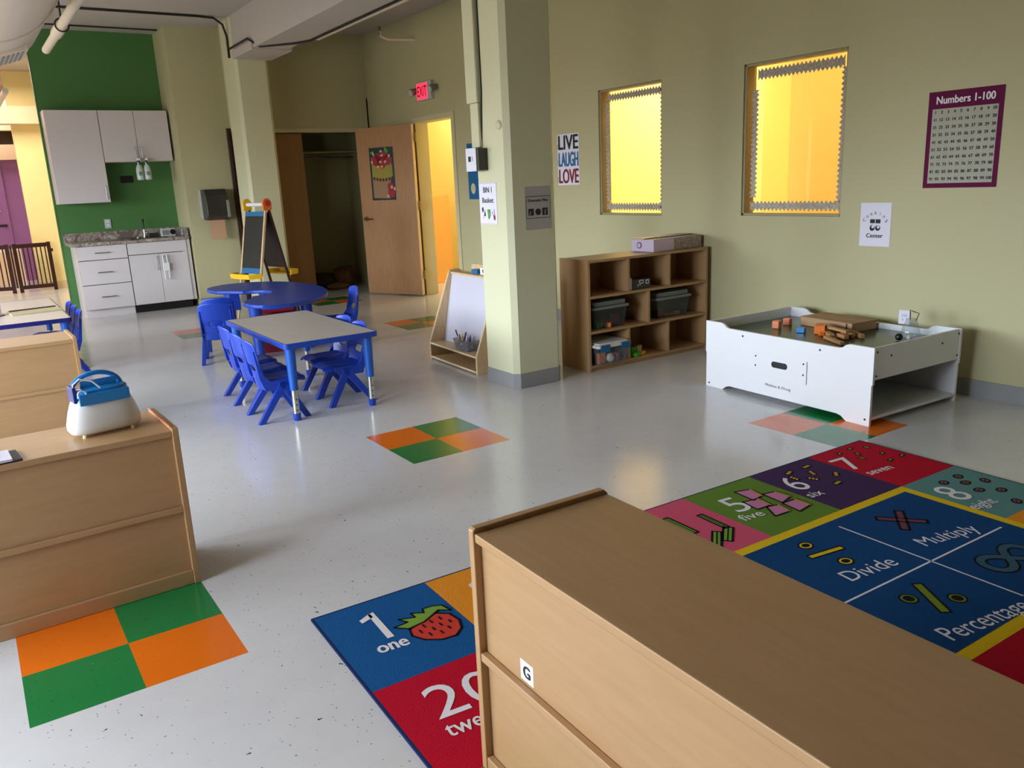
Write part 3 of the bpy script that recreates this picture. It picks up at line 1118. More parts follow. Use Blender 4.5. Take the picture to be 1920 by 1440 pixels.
def d_num(a):
    w, h = 0.440, 0.562
    a.rect(0, 0, w, h, purple_print, 1)
    a.rect(0.028, 0.028, w - 0.028, 0.462, grid_print, 2)
    a.text('Numbers 1-100', w / 2, 0.490, 0.042, M['w_ink'], 3, w=0.34, center=True, bold=0.0015)
    for r_ in range(10):
        for c in range(10):
            a.text(str(r_ * 10 + c + 1), 0.048 + c * 0.0385, 0.434 - r_ * 0.0432, 0.0165, M['ink'], 3, center=True, bold=0.0012)


paper('numbers_poster', (XR - .002, 2.880, 1.256), (0, -1, 0), 0.440, 0.562,
      'purple bordered poster titled Numbers 1-100 with a grid of numbers', d_num, 'poster')


def d_cook(a):
    s_ = 'Cooking'
    for i, ch in enumerate(s_):
        t = R(62 - i * 20.6)
        x = 0.11 + 0.085 * math.sin(-t)
        y = 0.13 + 0.085 * math.cos(t)
        a.text(ch, x, y - 0.008, 0.022, M['ink'], 2, rot=t * 0.55, center=True)
    a.rect(0.072, 0.150, 0.106, 0.176, M['ink'], 2)
    a.rect(0.112, 0.150, 0.146, 0.176, M['ink'], 2)
    a.ell(0.089, 0.120, 0.018, 0.020, M['ink'], 2)
    a.ell(0.093, 0.128, 0.010, 0.010, M['paper'], 3)
    a.ell(0.129, 0.120, 0.018, 0.018, M['ink'], 2)
    a.ell(0.132, 0.126, 0.009, 0.010, M['paper'], 3)
    a.line([(0.109, 0.10), (0.109, 0.178)], 0.002, M['paper'], 3)
    a.text('Center', 0.109, 0.057, 0.026, M['ink'], 2, w=0.118, center=True, bold=0.001)


paper('cooking_sign', (XR - .002, 3.292, 0.886), (0, -1, 0), 0.218, 0.282,
      'white paper sign reading Cooking Center below the larger right window', d_cook)


def d_blue(a):
    a.rect(0, 0, 0.32, 0.62, M['teal'], 1)
    a.rect(0.0, 0.36, 0.32, 0.46, M['purple_toy'], 2)
    a.ell(0.10, 0.12, 0.05, 0.06, M['cream_toy'], 2)


paper('blue_poster', (XR - .002, 8.32, 1.22), (0, -1, 0), 0.32, 0.62,
      'blue poster mostly hidden behind the near pillar', d_blue, 'poster')

# poster on the open door (in the door's plane, hung on the leaf)
DM = Matrix.Translation(door.location) @ Matrix.Rotation(door.rotation_euler[2], 4, 'Z')
UXd = (DM.to_3x3() @ Vector((-1, 0, 0)))
po = DM @ Vector((0.715, 0.0245, 1.235))
leaf = pmat('dark_green_print', (20, 44, 44), 0.4)
peach = pmat('peach_print', (206, 160, 130), 0.5)
tanp = pmat('tan_print', (150, 112, 78), 0.5)
olivep = pmat('olive_print', (146, 132, 40), 0.5)
redp = pmat('crimson_print', (150, 16, 34), 0.5)


def d_pot(a):
    w, h = 0.40, 0.66
    a.rect(0, 0, w, h, leaf, 1)
    a.poly([(0.03, 0.03), (0.30, 0.02), (0.37, 0.52), (0.03, 0.54)], tanp, 2)
    a.poly([(0.03, 0.28), (0.37, 0.28), (0.37, 0.44), (0.20, 0.40), (0.03, 0.45)], olivep, 3)
    for i in range(7):
        a.ell(0.06 + i * 0.05, 0.275 - 0.02 * math.sin(i / 6 * PI), 0.018, 0.022, M['trimwood'], 4)
    for (x, y, r_) in ((0.11, 0.50, .07), (0.2, 0.47, .075), (0.3, 0.50, .065), (0.15, 0.54, .05), (0.25, 0.56, .05), (0.33, 0.09, .06), (0.32, 0.17, .05)):
        a.ell(x, y, r_, r_, redp, 5)
    for (x, y) in ((0.07, 0.58), (0.20, 0.61), (0.21, 0.56), (0.33, 0.55), (0.04, 0.48), (0.18, 0.48), (0.26, 0.48), (0.14, 0.42), (0.20, 0.42), (0.34, 0.16), (0.385, 0.14), (0.27, 0.05)):
        a.ell(x, y, 0.016, 0.022, peach, 6, rot=x * 9)
    for (x, y) in ((0.05, 0.60), (0.30, 0.61), (0.27, 0.63)):
        a.ell(x, y, 0.03, 0.014, M['green_toy'], 5, rot=x * 5)


paper('flower_poster', po, tuple(UXd), 0.40, 0.66, 'colourful poster of red flowers in a barrel taped to the open wooden door', d_pot, 'poster')

# ================================================================== KITCHENETTE
KY = 11.05
kb = thing('base_cabinet', 'white base cabinet with three drawers left of the sink cabinet', 'cabinet', (1.17, KY, 0))
b = MB()
b.box(0, 0.555, 0.02, 0.60, 0.10, 0.87, M['cab'])
b.box(0, 0.555, 0.07, 0.60, 0.0, 0.10, M['cab'])
b.box(0.002, 0.553, 0.0192, 0.0198, 0.103, 0.868, M['dark'])  # dark sheet behind the drawers paints the shade in their gaps
b.build('cabinet_body', kb, bevel=0.002)


def bar_handle(p0, p1, parent, m='steel'):
    b = MB()
    p0, p1 = Vector(p0), Vector(p1)
    off = Vector((0, -0.03, 0))
    d_ = (p1 - p0).normalized()
    b.tube([p0 + off - d_ * .012, p1 + off + d_ * .012], 0.006, M[m], n=8)
    b.cyl(p0, p0 + off, 0.005, M[m], n=8)
    b.cyl(p1, p1 + off, 0.005, M[m], n=8)
    return b.build('handle', parent)


for (z0, z1) in ((0.70, 0.865), (0.405, 0.692), (0.105, 0.397)):
    dw = box_obj('drawer', 0.004, 0.551, 0.0, 0.019, z0, z1, M['cab'], kb, bevel=0.002)
    zc = (z0 + z1) / 2
    bar_handle((0.20, 0.0, zc), (0.34, 0.0, zc), dw)
kb = thing('sink_cabinet', 'white sink cabinet with two doors and a black open toe space', 'cabinet', (1.728, KY, 0))
b = MB()
b.box(0, 0.70, 0.02, 0.60, 0.10, 0.87, M['cab'])
b.box(0.65, 0.745, 0.015, 0.60, 0.10, 0.87, M['cab'])
b.box(0, 0.70, 0.07, 0.60, 0.0, 0.10, M['black'])
b.box(0.0, 0.698, 0.0192, 0.0198, 0.103, 0.868, M['dark'])  # dark sheet imitates shaded gaps around the doors
b.build('cabinet_body', kb, bevel=0.002)
box_obj('false_drawer_front', 0.004, 0.696, 0.0, 0.019, 0.725, 0.865, M['cab'], kb, bevel=0.002)
for k, (x0, x1, hx) in enumerate(((0.004, 0.348, 0.31), (0.352, 0.696, 0.39))):
    dd = box_obj('door', x0, x1, 0.0, 0.019, 0.105, 0.717, M['cab'], kb, bevel=0.002)
    bar_handle((hx, 0.0, 0.53), (hx, 0.0, 0.68), dd)
lk = thing('cabinet_lock', 'white plastic child safety lock hanging from the sink cabinet handle', 'lock', (2.115, KY - .03, 0.40))
b = MB()
b.tube([(0, -0.012, 0.30), (0.045, -0.012, 0.30), (0.05, -0.012, 0.16), (0.05, -0.012, 0.0), (0.0, -0.012, 0.0), (0.0, -0.012, 0.30)], 0.007, M['toy_white'], n=8)
b.build('lock_loop', lk)
box_obj('lock_slider', -0.012, 0.065, -0.026, 0.0, 0.10, 0.20, M['toy_white'], lk, bevel=0.004)

ct = thing('countertop', 'mottled brown granite countertop with backsplash and inset sink', 'countertop', (1.11, KY - .03, 0.87))
b = MB()
b.box(0.0, 1.36, 0.0, 0.635, 0.0, 0.038, M['granite'])
b.build('worktop', ct, bevel=0.006)
b = MB()
b.box(0.0, 1.36, 0.615, 0.635, 0.038, 0.14, M['granite'])
b.box(1.345, 1.365, 0.05, 0.615, 0.038, 0.14, M['granite'])
b.build('backsplash', ct, bevel=0.003)
b = MB()
for r_ in ((0.70, 1.12, 0.12, 0.14), (0.70, 1.12, 0.50, 0.52), (0.70, 0.72, 0.12, 0.52), (1.10, 1.12, 0.12, 0.52)):
    b.box(*r_, 0.038, 0.046, M['steel'])
b.box(0.72, 1.10, 0.14, 0.50, 0.0382, 0.0388, M['dark'])
b.build('sink', ct, bevel=0.002)
fc = thing('faucet', 'slim dark faucet standing behind the sink', 'faucet', (2.035, 11.52, 0.908))
b = MB()
b.cyl((0, 0, 0), (0, 0, 0.02), 0.024, M['chrome'])
b.tube([(0, 0, 0.02), (0, 0, 0.10)], 0.012, M['chrome'])
b.build('faucet_body', fc)
MB().tube([(0, 0, 0.10), (0, 0, 0.20), (0, -0.01, 0.225), (0.0, -0.05, 0.215)], 0.010, M['black']).build('spout', fc)
MB().tube([(0, 0, 0.05), (0.035, -0.01, 0.06)], 0.006, M['chrome']).build('lever', fc)
MB().tube([(0, 0, 0), (0.0, 0, .008)], 0.022, M['chrome']).build('sink_button', fc).location = (-0.10, -0.1, 0)
rd = thing('countertop_radio', 'small grey radio with a round black dial at the right end of the counter', 'radio', (2.20, 11.30, 0.908))
box_obj('radio_body', 0.0, 0.17, 0, 0.09, 0, 0.10, M['ltgrey'], rd, bevel=0.008)
MB().cyl((0.135, 0, 0.055), (0.135, -0.012, 0.055), 0.034, M['black'], n=20).build('dial', rd)
box_obj('radio_front', 0.01, 0.09, -0.004, 0, 0.02, 0.08, M['grey'], rd)
b = MB().lathe([(0.026, 0), (0.034, 0.10)], M['clear'])
tag(b.build('plastic_cup', loc=(2.425, 11.22, 0.908)), 'clear cup at the right end of the kitchen counter', 'cup')
b = MB().box(0, 0.12, 0, 0.045, 0, 0.05, M['dark'])
tag(b.build('soap_dish', bevel=0.006, loc=(2.07, 11.44, 0.908)), 'dark soap dish on the counter beside the faucet', 'soap dish')

UY = 11.33
uc = thing('wall_cabinet', 'tall white wall cabinet at the left end of the green wall', 'cabinet', (1.10, UY, 1.37))
box_obj('cabinet_body', 0, 0.575, 0.02, 0.325, 0, 1.085, M['cab'], uc, bevel=0.002)
dd = box_obj('door', 0.003, 0.572, 0, 0.019, 0.003, 1.082, M['cab'], uc, bevel=0.002)
bar_handle((0.535, 0, 0.05), (0.535, 0, 0.19), dd)
uc = thing('wall_cabinet', 'shorter two door white wall cabinet hung on the right of the tall one', 'cabinet', (1.677, UY, 1.845))
box_obj('cabinet_body', 0, 0.795, 0.02, 0.325, 0, 0.61, M['cab'], uc, bevel=0.002)
for x0, x1, hx in ((0.003, 0.395, 0.36), (0.40, 0.792, 0.435)):
    dd = box_obj('door', x0, x1, 0, 0.019, 0.003, 0.607, M['cab'], uc, bevel=0.002)
    bar_handle((hx, 0, 0.045), (hx, 0, 0.17), dd)


def bottle(x, lab):
    t = thing('spray_bottle', lab, 'spray bottle', (x, UY - 0.06, 1.62), 0, 'spray bottles hanging from the wall cabinet handles')
    b = MB().lathe([(0.030, 0.0), (0.042, 0.012), (0.042, 0.12), (0.034, 0.16), (0.015, 0.19), (0.014, 0.22)], pmat('pale_bottle_plastic', (190, 205, 196), 0.3, noise=0.02))
    b.build('bottle_body', t)
    b = MB()
    b.box(-0.014, 0.014, -0.055, 0.03, 0.235, 0.262, M['toy_white'])
    b.cyl((0, 0, 0.215), (0, 0, 0.24), 0.016, M['black'], n=12)
    b.box(-0.006, 0.006, -0.05, -0.038, 0.19, 0.24, M['black'])
    b.build('spray_trigger', t, bevel=0.003)
    b = MB().box(-0.02, 0.02, -0.0445, -0.040, 0.055, 0.10, M['grey'])
    b.build('bottle_label', t)
    return t


bottle(2.045, 'pale green spray bottle hanging left of its twin from the cabinet handle')
bottle(2.135, 'pale green spray bottle hanging right of its twin from the cabinet handle')
b = MB().box(0, 0.15, 0, 0.012, 0, 0.085, M['black'])
tag(b.build('dark_wall_box', bevel=0.003, loc=(1.87, 11.646, 1.60)), 'small black rectangular plate on the green wall left of the spray bottles', 'wall plate')
b = thing('wall_outlet', 'pale outlet plate on the green wall above the counter', 'outlet', (1.605, 11.655, 1.045))
box_obj('cover_plate', 0, 0.075, -0.007, 0.0, 0, 0.115, M['ltgrey'], b, bevel=0.002)
for z in (0.025, 0.07):
    box_obj('socket', 0.022, 0.053, -0.0095, -0.006, z, z + 0.028, M['paper'], b, bevel=0.002)

td = thing('towel_dispenser', 'black paper towel dispenser with a brown sheet on the wall right of the kitchenette', 'towel dispenser', (2.65, 11.0, 1.09))
b = MB()
b.prism([(0, 0.03), (0, 0.38), (-0.18, 0.38), (-0.24, 0.30), (-0.24, 0.05), (-0.16, 0.0), (-0.02, 0.0)], 0.02, 0.29, M['dark'], plane='yz')
b.build('dispenser_body', td, bevel=0.01)
b = MB()
b.prism([(-0.19, 0.26), (-0.255, 0.24), (-0.255, 0.03), (-0.19, 0.03)], 0.265, 0.30, M['grey'], plane='yz')
b.build('crank_panel', td, bevel=0.006)
b = MB()
b.box(0.055, 0.245, -0.135, -0.134, -0.24, 0.02, M['towel'])
b.build('paper_sheet', td)
box_obj('back_plate', 0.0, 0.31, -0.02, -0.002, 0.02, 0.37, M['ltgrey'], td, bevel=0.003)

# ================================================================== SHELVES (backs toward us)


def low_shelf(name, L, D, H, label, loc, rz, lip=0.012):
    """storage shelf: origin at the back-left foot; back panel in plane y=0 facing -y, body toward +y, length along +x"""
    t = thing(name, label, 'storage shelf', loc, rz)
    th = 0.022
    e = 0.0
    b = MB()
    for x in (0, L - th):
        p = MB()
        p.prism([(-0.012, 0.0), (D, 0.0), (D, H), (D - 0.02, H + lip), (-0.005, H + lip), (-0.012, H + lip - 0.006)], x, x + th, M['birch_v'], plane='yz')
        p.build('end_panel', t, bevel=0.003)
    box_obj('top_board', th, L - th, -0.006, D - 0.004, H - 0.022, H, M['birch'], t, bevel=0.003)
    b = MB()
    b.box(th, L - th, 0.006, 0.014, 0.03, H - 0.022, M['birch'])
    b.build('back_panel', t)
    box_obj('middle_rail', th, L - th, -0.008, 0.0055, H / 2 - 0.011, H / 2 + 0.011, M['birch'], t, bevel=0.003)
    box_obj('bottom_rail', th, L - th, -0.008, 0.0055, 0.0, 0.055, M['birch'], t, bevel=0.003)
    box_obj('shelf_board', th, L - th, 0.0142, D - 0.012, H / 2 - 0.011, H / 2 + 0.011, M['birch'], t)
    box_obj('bottom_board', th, L - th, 0.0142, D - 0.012, 0.04, 0.06, M['birch'], t)
    box_obj('divider', L / 2 - .011, L / 2 + .011, 0.0142, D - 0.014, 0.0602, H / 2 - 0.0112, M['birch_v'], t)
    return t


# shelf A: right end at x=.54, front toward the camera at y=3.03
LA = 1.22
ra = R(1.6)
A0 = (0.545 - LA * math.cos(ra), 3.026 - LA * math.sin(ra), 0)
sA = low_shelf('storage_shelf', LA, 0.36, 0.60, 'low birch storage shelf nearest the left edge, with the white and blue carrier on it', A0, ra)
# coloured edge strip along the right end of shelf A
b = MB().box(LA - 0.026, LA - 0.020, 0.0, 0.34, 0.6125, 0.616, M['ltorange'])
b.build('edge_strip', sA)
rb = R(1.0)
LB = 1.22
low_shelf('storage_shelf', LB, 0.40, 0.595, 'low birch storage shelf behind the one with the carrier', (0.508 - LB, 5.56, 0), rb)
# shelf G in the foreground; its back faces the left, long axis along -y
sG = thing('storage_shelf', 'large birch storage shelf in the right foreground with a G label on its back', 'storage shelf', (0.872, 1.512, 0.0088), R(-91.2))
sG['category'] = 'storage shelf'
LG, DG, HG, th = 1.22, 0.385, 0.633, 0.022
# local +x runs away along world -y; local +y runs along world +x
for x in (0, LG - th):
    p = MB()
    p.prism([(-0.012, 0.0), (DG, 0.0), (DG, HG), (DG - 0.012, HG + 0.012), (-0.005, HG + 0.012), (-0.012, HG + 0.006)], x, x + th, M['birch_v'], plane='yz')
    p.build('end_panel', sG, bevel=0.003)
box_obj('top_board', th, LG - th, -0.008, DG - 0.004, HG - 0.022, HG, M['birch'], sG, bevel=0.003)
box_obj('back_panel', th, LG - th, 0.008, 0.016, 0.03, HG - 0.022, M['birch'], sG)
box_obj('middle_rail', th, LG - th, -0.010, 0.0078, HG / 2 - 0.011, HG / 2 + 0.011, M['birch'], sG, bevel=0.003)
box_obj('bottom_rail', th, LG - th, -0.010, 0.0078, 0.0, 0.04, M['birch'], sG, bevel=0.003)
box_obj('shelf_board', th, LG - th, 0.0162, DG - 0.012, HG / 2 - 0.011, HG / 2 + 0.011, M['birch'], sG)
box_obj('bottom_board', th, LG - th, 0.0162, DG - 0.012, 0.025, 0.04, M['birch'], sG)
box_obj('divider', LG / 2 - .011, LG / 2 + .011, 0.0162, DG - 0.014, 0.042, HG / 2 - 0.0112, M['birch_v'], sG)
a = Art(frame((0.17, 0.0078, 0.335), (1, 0, 0), (0, 0, 1)))
a.rect(0, 0, 0.050, 0.050, M['w_ink'], 1)
a.text('G', 0.025, 0.011, 0.028, M['ink'], 3, center=True, bold=0.0015)
lb_ = a.build('letter_label', sG)
lb_['label'] = 'white sticker with a black letter G'

# ---- white and blue carrier on shelf A
cr = thing('toy_carrier', 'white and blue plastic carrier with a hoop handle on the left shelf', 'toy carrier', (0.335, 3.205, 0.600), R(9))
cr.scale = (0.96, 0.96, 0.96)


def loft(secs, m, b, n=28, p=3.2):
    """stack of superellipse sections (z, halfx, halfy, cx, cy)"""
    vs, fs = [], []
    for (z, hx, hy, cx, cy) in secs:
        for j in range(n):
            t = 2 * PI * j / n
            c, s_ = math.cos(t), math.sin(t)
            vs.append((cx + hx * math.copysign(abs(c) ** (2 / p), c), cy + hy * math.copysign(abs(s_) ** (2 / p), s_), z))
    for i in range(len(secs) - 1):
        for j in range(n):
            fs.append((i * n + j, i * n + (j + 1) % n, (i + 1) * n + (j + 1) % n, (i + 1) * n + j))
    fs += [tuple(range(n - 1, -1, -1)), tuple(range((len(secs) - 1) * n, len(secs) * n))]
    b.add(vs, fs, m)
    return b


b = MB()
loft([(0.010, 0.112, 0.052, 0, 0), (0.013, 0.120, 0.060, 0, 0), (0.024, 0.127, 0.067, 0, 0), (0.045, 0.1275, 0.068, 0, 0), (0.09, 0.116, 0.062, 0, 0), (0.125, 0.104, 0.055, 0, 0), (0.142, 0.095, 0.048, 0, 0)], M['toy_white'], b)
b.build('carrier_body', cr, angle=50)
b = MB()
loft([(0.142, 0.088, 0.046, 0, 0), (0.146, 0.098, 0.054, 0, 0), (0.172, 0.094, 0.050, 0, 0), (0.174, 0.090, 0.047, 0, 0)], M['toy_blue'], b)
b.box(-0.088, 0.088, -0.062, -0.052, 0.122, 0.164, M['toy_blue'])
b.box(-0.10, -0.088, -0.035, 0.035, 0.13, 0.19, M['navy'])
b.build('lid_tray', cr, bevel=0.003)
b = MB()
b.box(-0.06, 0.07, 0.012, 0.017, 0.17, 0.200, M['toy_blue'])
b.build('divider_plate', cr, bevel=0.002)
b = MB()
b.tube([(-0.088 * math.cos(t), 0.03, 0.160 + 0.062 * math.sin(t)) for t in [PI * i / 16 for i in range(17)]], 0.009, M['toy_blue'], n=10)
b.build('hoop_handle', cr)
b = MB()
b.tube([(-0.095, -0.02, 0.16), (-0.092, -0.025, 0.20), (-0.07, -0.03, 0.218), (-0.03, -0.035, 0.205), (-0.005, -0.04, 0.175)], 0.0032, M['toy_white'], n=8)
b.tube([(-0.075 + 0.014 * math.cos(t), -0.056, 0.165 + 0.014 * math.sin(t)) for t in [2 * PI * i / 14 for i in range(15)]], 0.003, M['toy_white'], n=6)
b.build('white_cord', cr)
for x in (-0.085, 0.085):
    for y in (-0.045, 0.045):
        MB().cyl((x, y, 0), (x, y, 0.013), 0.010, M['cream_toy'], n=10).build('foot', cr)

# magazines at the left edge of shelf A
for k, (x, y, rz, z, m_, lab) in enumerate(((-0.20, 2.99, 6, 0.600, 'magnavy', 'dark blue booklet lowest in the stack at the left frame edge'),
                                            (-0.21, 2.995, 3, 0.607, 'paper', 'white booklet in the middle of the stack at the left frame edge'),
                                            (-0.235, 3.005, 12, 0.614, 'magnavy', 'dark blue booklet on top of the stack at the left frame edge'))):
    b = MB()
    b.box(0, 0.26 - 0.02 * k, 0.0, 0.13, 0, 0.0025, M[m_])
    b.box(0.002, 0.255 - 0.02 * k, 0.003, 0.127, 0.0025, 0.0055, M['paper'])
    b.box(0, 0.26 - 0.02 * k, 0.0, 0.13, 0.0055, 0.0068, M[m_])
    tag(b.build('booklet', loc=(x, y, z), rz=R(rz)), lab, 'booklet', 'booklets on the left shelf')

# ================================================================== TABLES
# ---- toddler chair


def make_chair(name, m, label, group=None, cat='chair'):
    t = thing(name, label, cat, group=group)
    # backrest + lower skirt: one moulded panel with a hand slot
    nu, nv = 10, 16
    b = MB()
    vs, fs = [], []
    for j in range(nv + 1):
        s_ = j / nv
        z = 0.20 + 0.33 * s_
        hw = 0.112 + 0.026 * min(1, s_ * 1.6)
        if s_ > 0.88:
            hw -= 0.012 * ((s_ - 0.88) / 0.12) ** 2
        for i in range(nu + 1):
            u = -1 + 2 * i / nu
            zz = z - (0.018 * abs(u) ** 3 if s_ > .9 else 0)
            y = -0.115 - 0.055 * s_ + 0.028 * u * u + (0.010 if s_ < 0.5 else 0)
            vs.append((u * hw, y, zz))
    for j in range(nv):
        for i in range(nu):
            if j in (6, 7) and 3 <= i <= 6:
                continue
            k = j * (nu + 1) + i
            fs.append((k, k + 1, k + nu + 2, k + nu + 1))
    b.add(vs, fs, m)
    b.build('backrest', t, solid=0.010, sub=1, angle=180)
    # seat: dished grid with side skirts
    b = MB()
    vs, fs = [], []
    nu, nv = 10, 10
    for j in range(nv + 1):
        s_ = j / nv
        y = -0.115 + 0.29 * s_
        z = 0.262 + 0.014 * math.sin(s_ * PI) * -1 + 0.014 * s_ - (0.028 * max(0, s_ - .8) / .2)
        for i in range(nu + 1):
            u = -1 + 2 * i / nu
            hw = 0.125 - 0.02 * max(0, s_ - 0.8) / 0.2
            zz = z + 0.012 * u * u - (0.035 * max(0, abs(u) - 0.85) / 0.15)
            vs.append((u * hw, y, zz))
    for j in range(nv):
        for i in range(nu):
            k = j * (nu + 1) + i
            fs.append((k, k + 1, k + nu + 2, k + nu + 1))
    b.add(vs, fs, m)
    b.build('seat', t, solid=0.010, sub=1, angle=180)
    # side walls joining seat, back and legs
    for sx in (-1, 1):
        b = MB()
        x0, x1 = (0.118, 0.130) if sx > 0 else (-0.130, -0.118)
        b.prism([(-0.150, 0.46), (-0.125, 0.28), (-0.095, 0.20), (0.03, 0.20), (0.10, 0.235), (0.10, 0.262), (-0.06, 0.262), (-0.100, 0.31), (-0.138, 0.465)], x0, x1, m, plane='yz')
        b.build('side_wall', t, bevel=0.003)
    # splayed legs, each an angled tapered channel
    for sx in (-1, 1):
        for sy in (-1, 1):
            b = MB()
            top = (sx * 0.118, 0.02 - 0.015 * sy, 0.255)
            bot = (sx * 0.142, sy * 0.150, 0.0)
            d_ = 0.020
            w_ = 0.013
            vs = []
            for (c, dy_, dx_) in ((top, 0.030, 0.014), (bot, 0.021, 0.015)):
                for (ax, ay) in ((-1, -1), (1, -1), (1, 1), (-1, 1)):
                    vs.append((c[0] + ax * dx_, c[1] + ay * dy_, c[2]))
            b.add(vs, [(0, 3, 2, 1), (4, 5, 6, 7), (0, 1, 5, 4), (1, 2, 6, 5), (2, 3, 7, 6), (3, 0, 4, 7)], m)
            b.build('leg', t, bevel=0.004)
    return t


ch0 = make_chair('toddler_chair', M['blue'], 'blue plastic toddler chair on the left of the white topped table, nearest the camera', 'blue toddler chairs')
ch0.location = (1.545, 5.105, 0)
ch0.rotation_euler = (0, 0, R(-92))
G_ = 'blue toddler chairs'
dup(ch0, (1.555, 5.425, 0), R(-88), 'blue toddler chair on the left of the white topped table, second from the camera', G_)
dup(ch0, (1.575, 5.75, 0), R(-90), 'blue toddler chair on the left of the white topped table, farthest from the camera', G_)
dup(ch0, (2.04, 5.17, 0), R(88), 'blue toddler chair on the right of the white topped table, nearest the camera', G_)
dup(ch0, (2.07, 5.50, 0), R(92), 'blue toddler chair on the right of the white topped table, behind the nearest one', G_)
dup(ch0, (1.75, 7.22, 0), R(-18), 'nearer blue toddler chair of the pair left of the horseshoe table', G_)
dup(ch0, (1.86, 7.53, 0), R(-20), 'farther blue toddler chair of the pair left of the horseshoe table', G_)
dup(ch0, (2.84, 7.12, 0), R(84), 'blue toddler chair at the right end of the horseshoe table', G_)
dup(ch0, (0.60, 7.66, 0), R(90), 'nearest of three blue chairs along the right side of the left table', G_)
dup(ch0, (0.60, 8.00, 0), R(90), 'middle one of three blue chairs along the right side of the left table', G_)
dup(ch0, (0.60, 8.36, 0), R(90), 'farthest of three blue chairs along the right side of the left table', G_)
rc = thing('storage_tub', 'crimson plastic tub standing under the near arm of the horseshoe table', 'tub', (2.27, 7.34, 0), R(-12))
rc.scale = (0.80, 0.9, 1.06)
b = MB()
vs = []
for (z, q) in ((0.0, 0.86), (0.36, 1.0)):
    vs += [(-.21 * q, -.16 * q, z), (.21 * q, -.16 * q, z), (.21 * q, .16 * q, z), (-.21 * q, .16 * q, z)]
b.add(vs, [(0, 3, 2, 1), (0, 1, 5, 4), (1, 2, 6, 5), (2, 3, 7, 6), (3, 0, 4, 7)], M['dred'])
b.build('tub_body', rc, solid=0.006)
b = MB()
for q in ((-.225, .225, -.175, -.155), (-.225, .225, .155, .175), (-.225, -.205, -.155, .155), (.205, .225, -.155, .155)):
    b.box(*q, 0.35, 0.385, M['red'])
b.build('tub_rim', rc, bevel=0.004)


def table_leg(x, y, h, parent, up_m='blue_deep', split=0.42, r=0.030):
    b = MB()
    zs = h * split
    b.cyl((x, y, zs), (x, y, h), r * 0.86, M[up_m], r1=r * 1.1, n=18)
    o = b.build('leg', parent)
    b = MB()
    b.cyl((x, y, 0.035), (x, y, zs + 0.01), r * 0.70, M['chrome'], n=18)
    for k in range(3):
        b.cyl((x, y - r * 0.70 - 0.0005, 0.07 + 0.035 * k), (x, y - r * 0.70 + 0.002, 0.07 + 0.035 * k), 0.005, M['dark'], n=8)
    b.build('chrome_tube', o)
    MB().lathe([(r * 0.66, 0.0), (r * 0.80, 0.008), (r * 0.82, 0.045), (r * 0.74, 0.048)], M['blue'], c=(x, y)).build('foot_cap', o)
    return o


def round_rect(x0, x1, y0, y1, r, n=6):
    pts = []
    for (cx, cy, a0) in ((x1 - r, y0 + r, -90), (x1 - r, y1 - r, 0), (x0 + r, y1 - r, 90), (x0 + r, y0 + r, 180)):
        for i in range(n + 1):
            t = R(a0 + 90 * i / n)
            pts.append((cx + r * math.cos(t), cy + r * math.sin(t)))
    return pts


def rect_table(name, x0, x1, y0, y1, h, label, edge='blue2', rz=0.0):
    t = thing(name, label, 'table', ((x0 + x1) / 2, (y0 + y1) / 2, 0), rz)
    a, c = (x1 - x0) / 2, (y1 - y0) / 2
    b = MB()
    b.prism(round_rect(-a + .012, a - .012, -c + .012, c - .012, 0.02), h - 0.028, h, M['grey_top'])
    tt = b.build('tabletop', t)
    # raised plastic edge band around the top
    b = MB()
    o_ = round_rect(-a, a, -c, c, 0.03)
    i_ = round_rect(-a + .0125, a - .0125, -c + .0125, c - .0125, 0.0195)
    n = len(o_)
    vs = [(p[0], p[1], h - 0.034) for p in o_] + [(p[0], p[1], h + 0.001) for p in o_] + [(p[0], p[1], h + 0.001) for p in i_] + [(p[0], p[1], h - 0.034) for p in i_]
    fs = []
    for k in range(n):
        q = (k + 1) % n
        for lv in range(3):
            fs.append((lv * n + k, lv * n + q, (lv + 1) * n + q, (lv + 1) * n + k))
        fs.append((3 * n + k, 3 * n + q, q, k))
    b.add(vs, fs, M[edge])
    b.build('edge_band', tt, bevel=0.004)
    for sx in (-1, 1):
        for sy in (-1, 1):
            table_leg(sx * (a - 0.055), sy * (c - 0.07), h - 0.03, t)
    return t


rect_table('activity_table', 1.545, 2.175, 4.835, 6.15, 0.505, 'rectangular grey topped table with a blue edge and height adjustable legs')
rect_table('activity_table', -0.60, 0.665, 7.36, 9.10, 0.505, 'grey topped blue edged table at the left frame edge', edge='navy')

# ---- horseshoe table
ht_ = thing('horseshoe_table', 'blue horseshoe shaped table with a notch on its left side', 'table', (2.36, 7.66, 0), R(-6))
pts = []
RX, RY = 0.57, 1.02
n = 44
# outer edge: rounded half moon bulging to +x, straight-ish on -x with notch
outer = []
for i in range(n + 1):
    t = R(-104 + 208 * i / n)
    outer.append((-0.12 + (RX + 0.06) * math.cos(t), RY * math.sin(t)))
inner = []
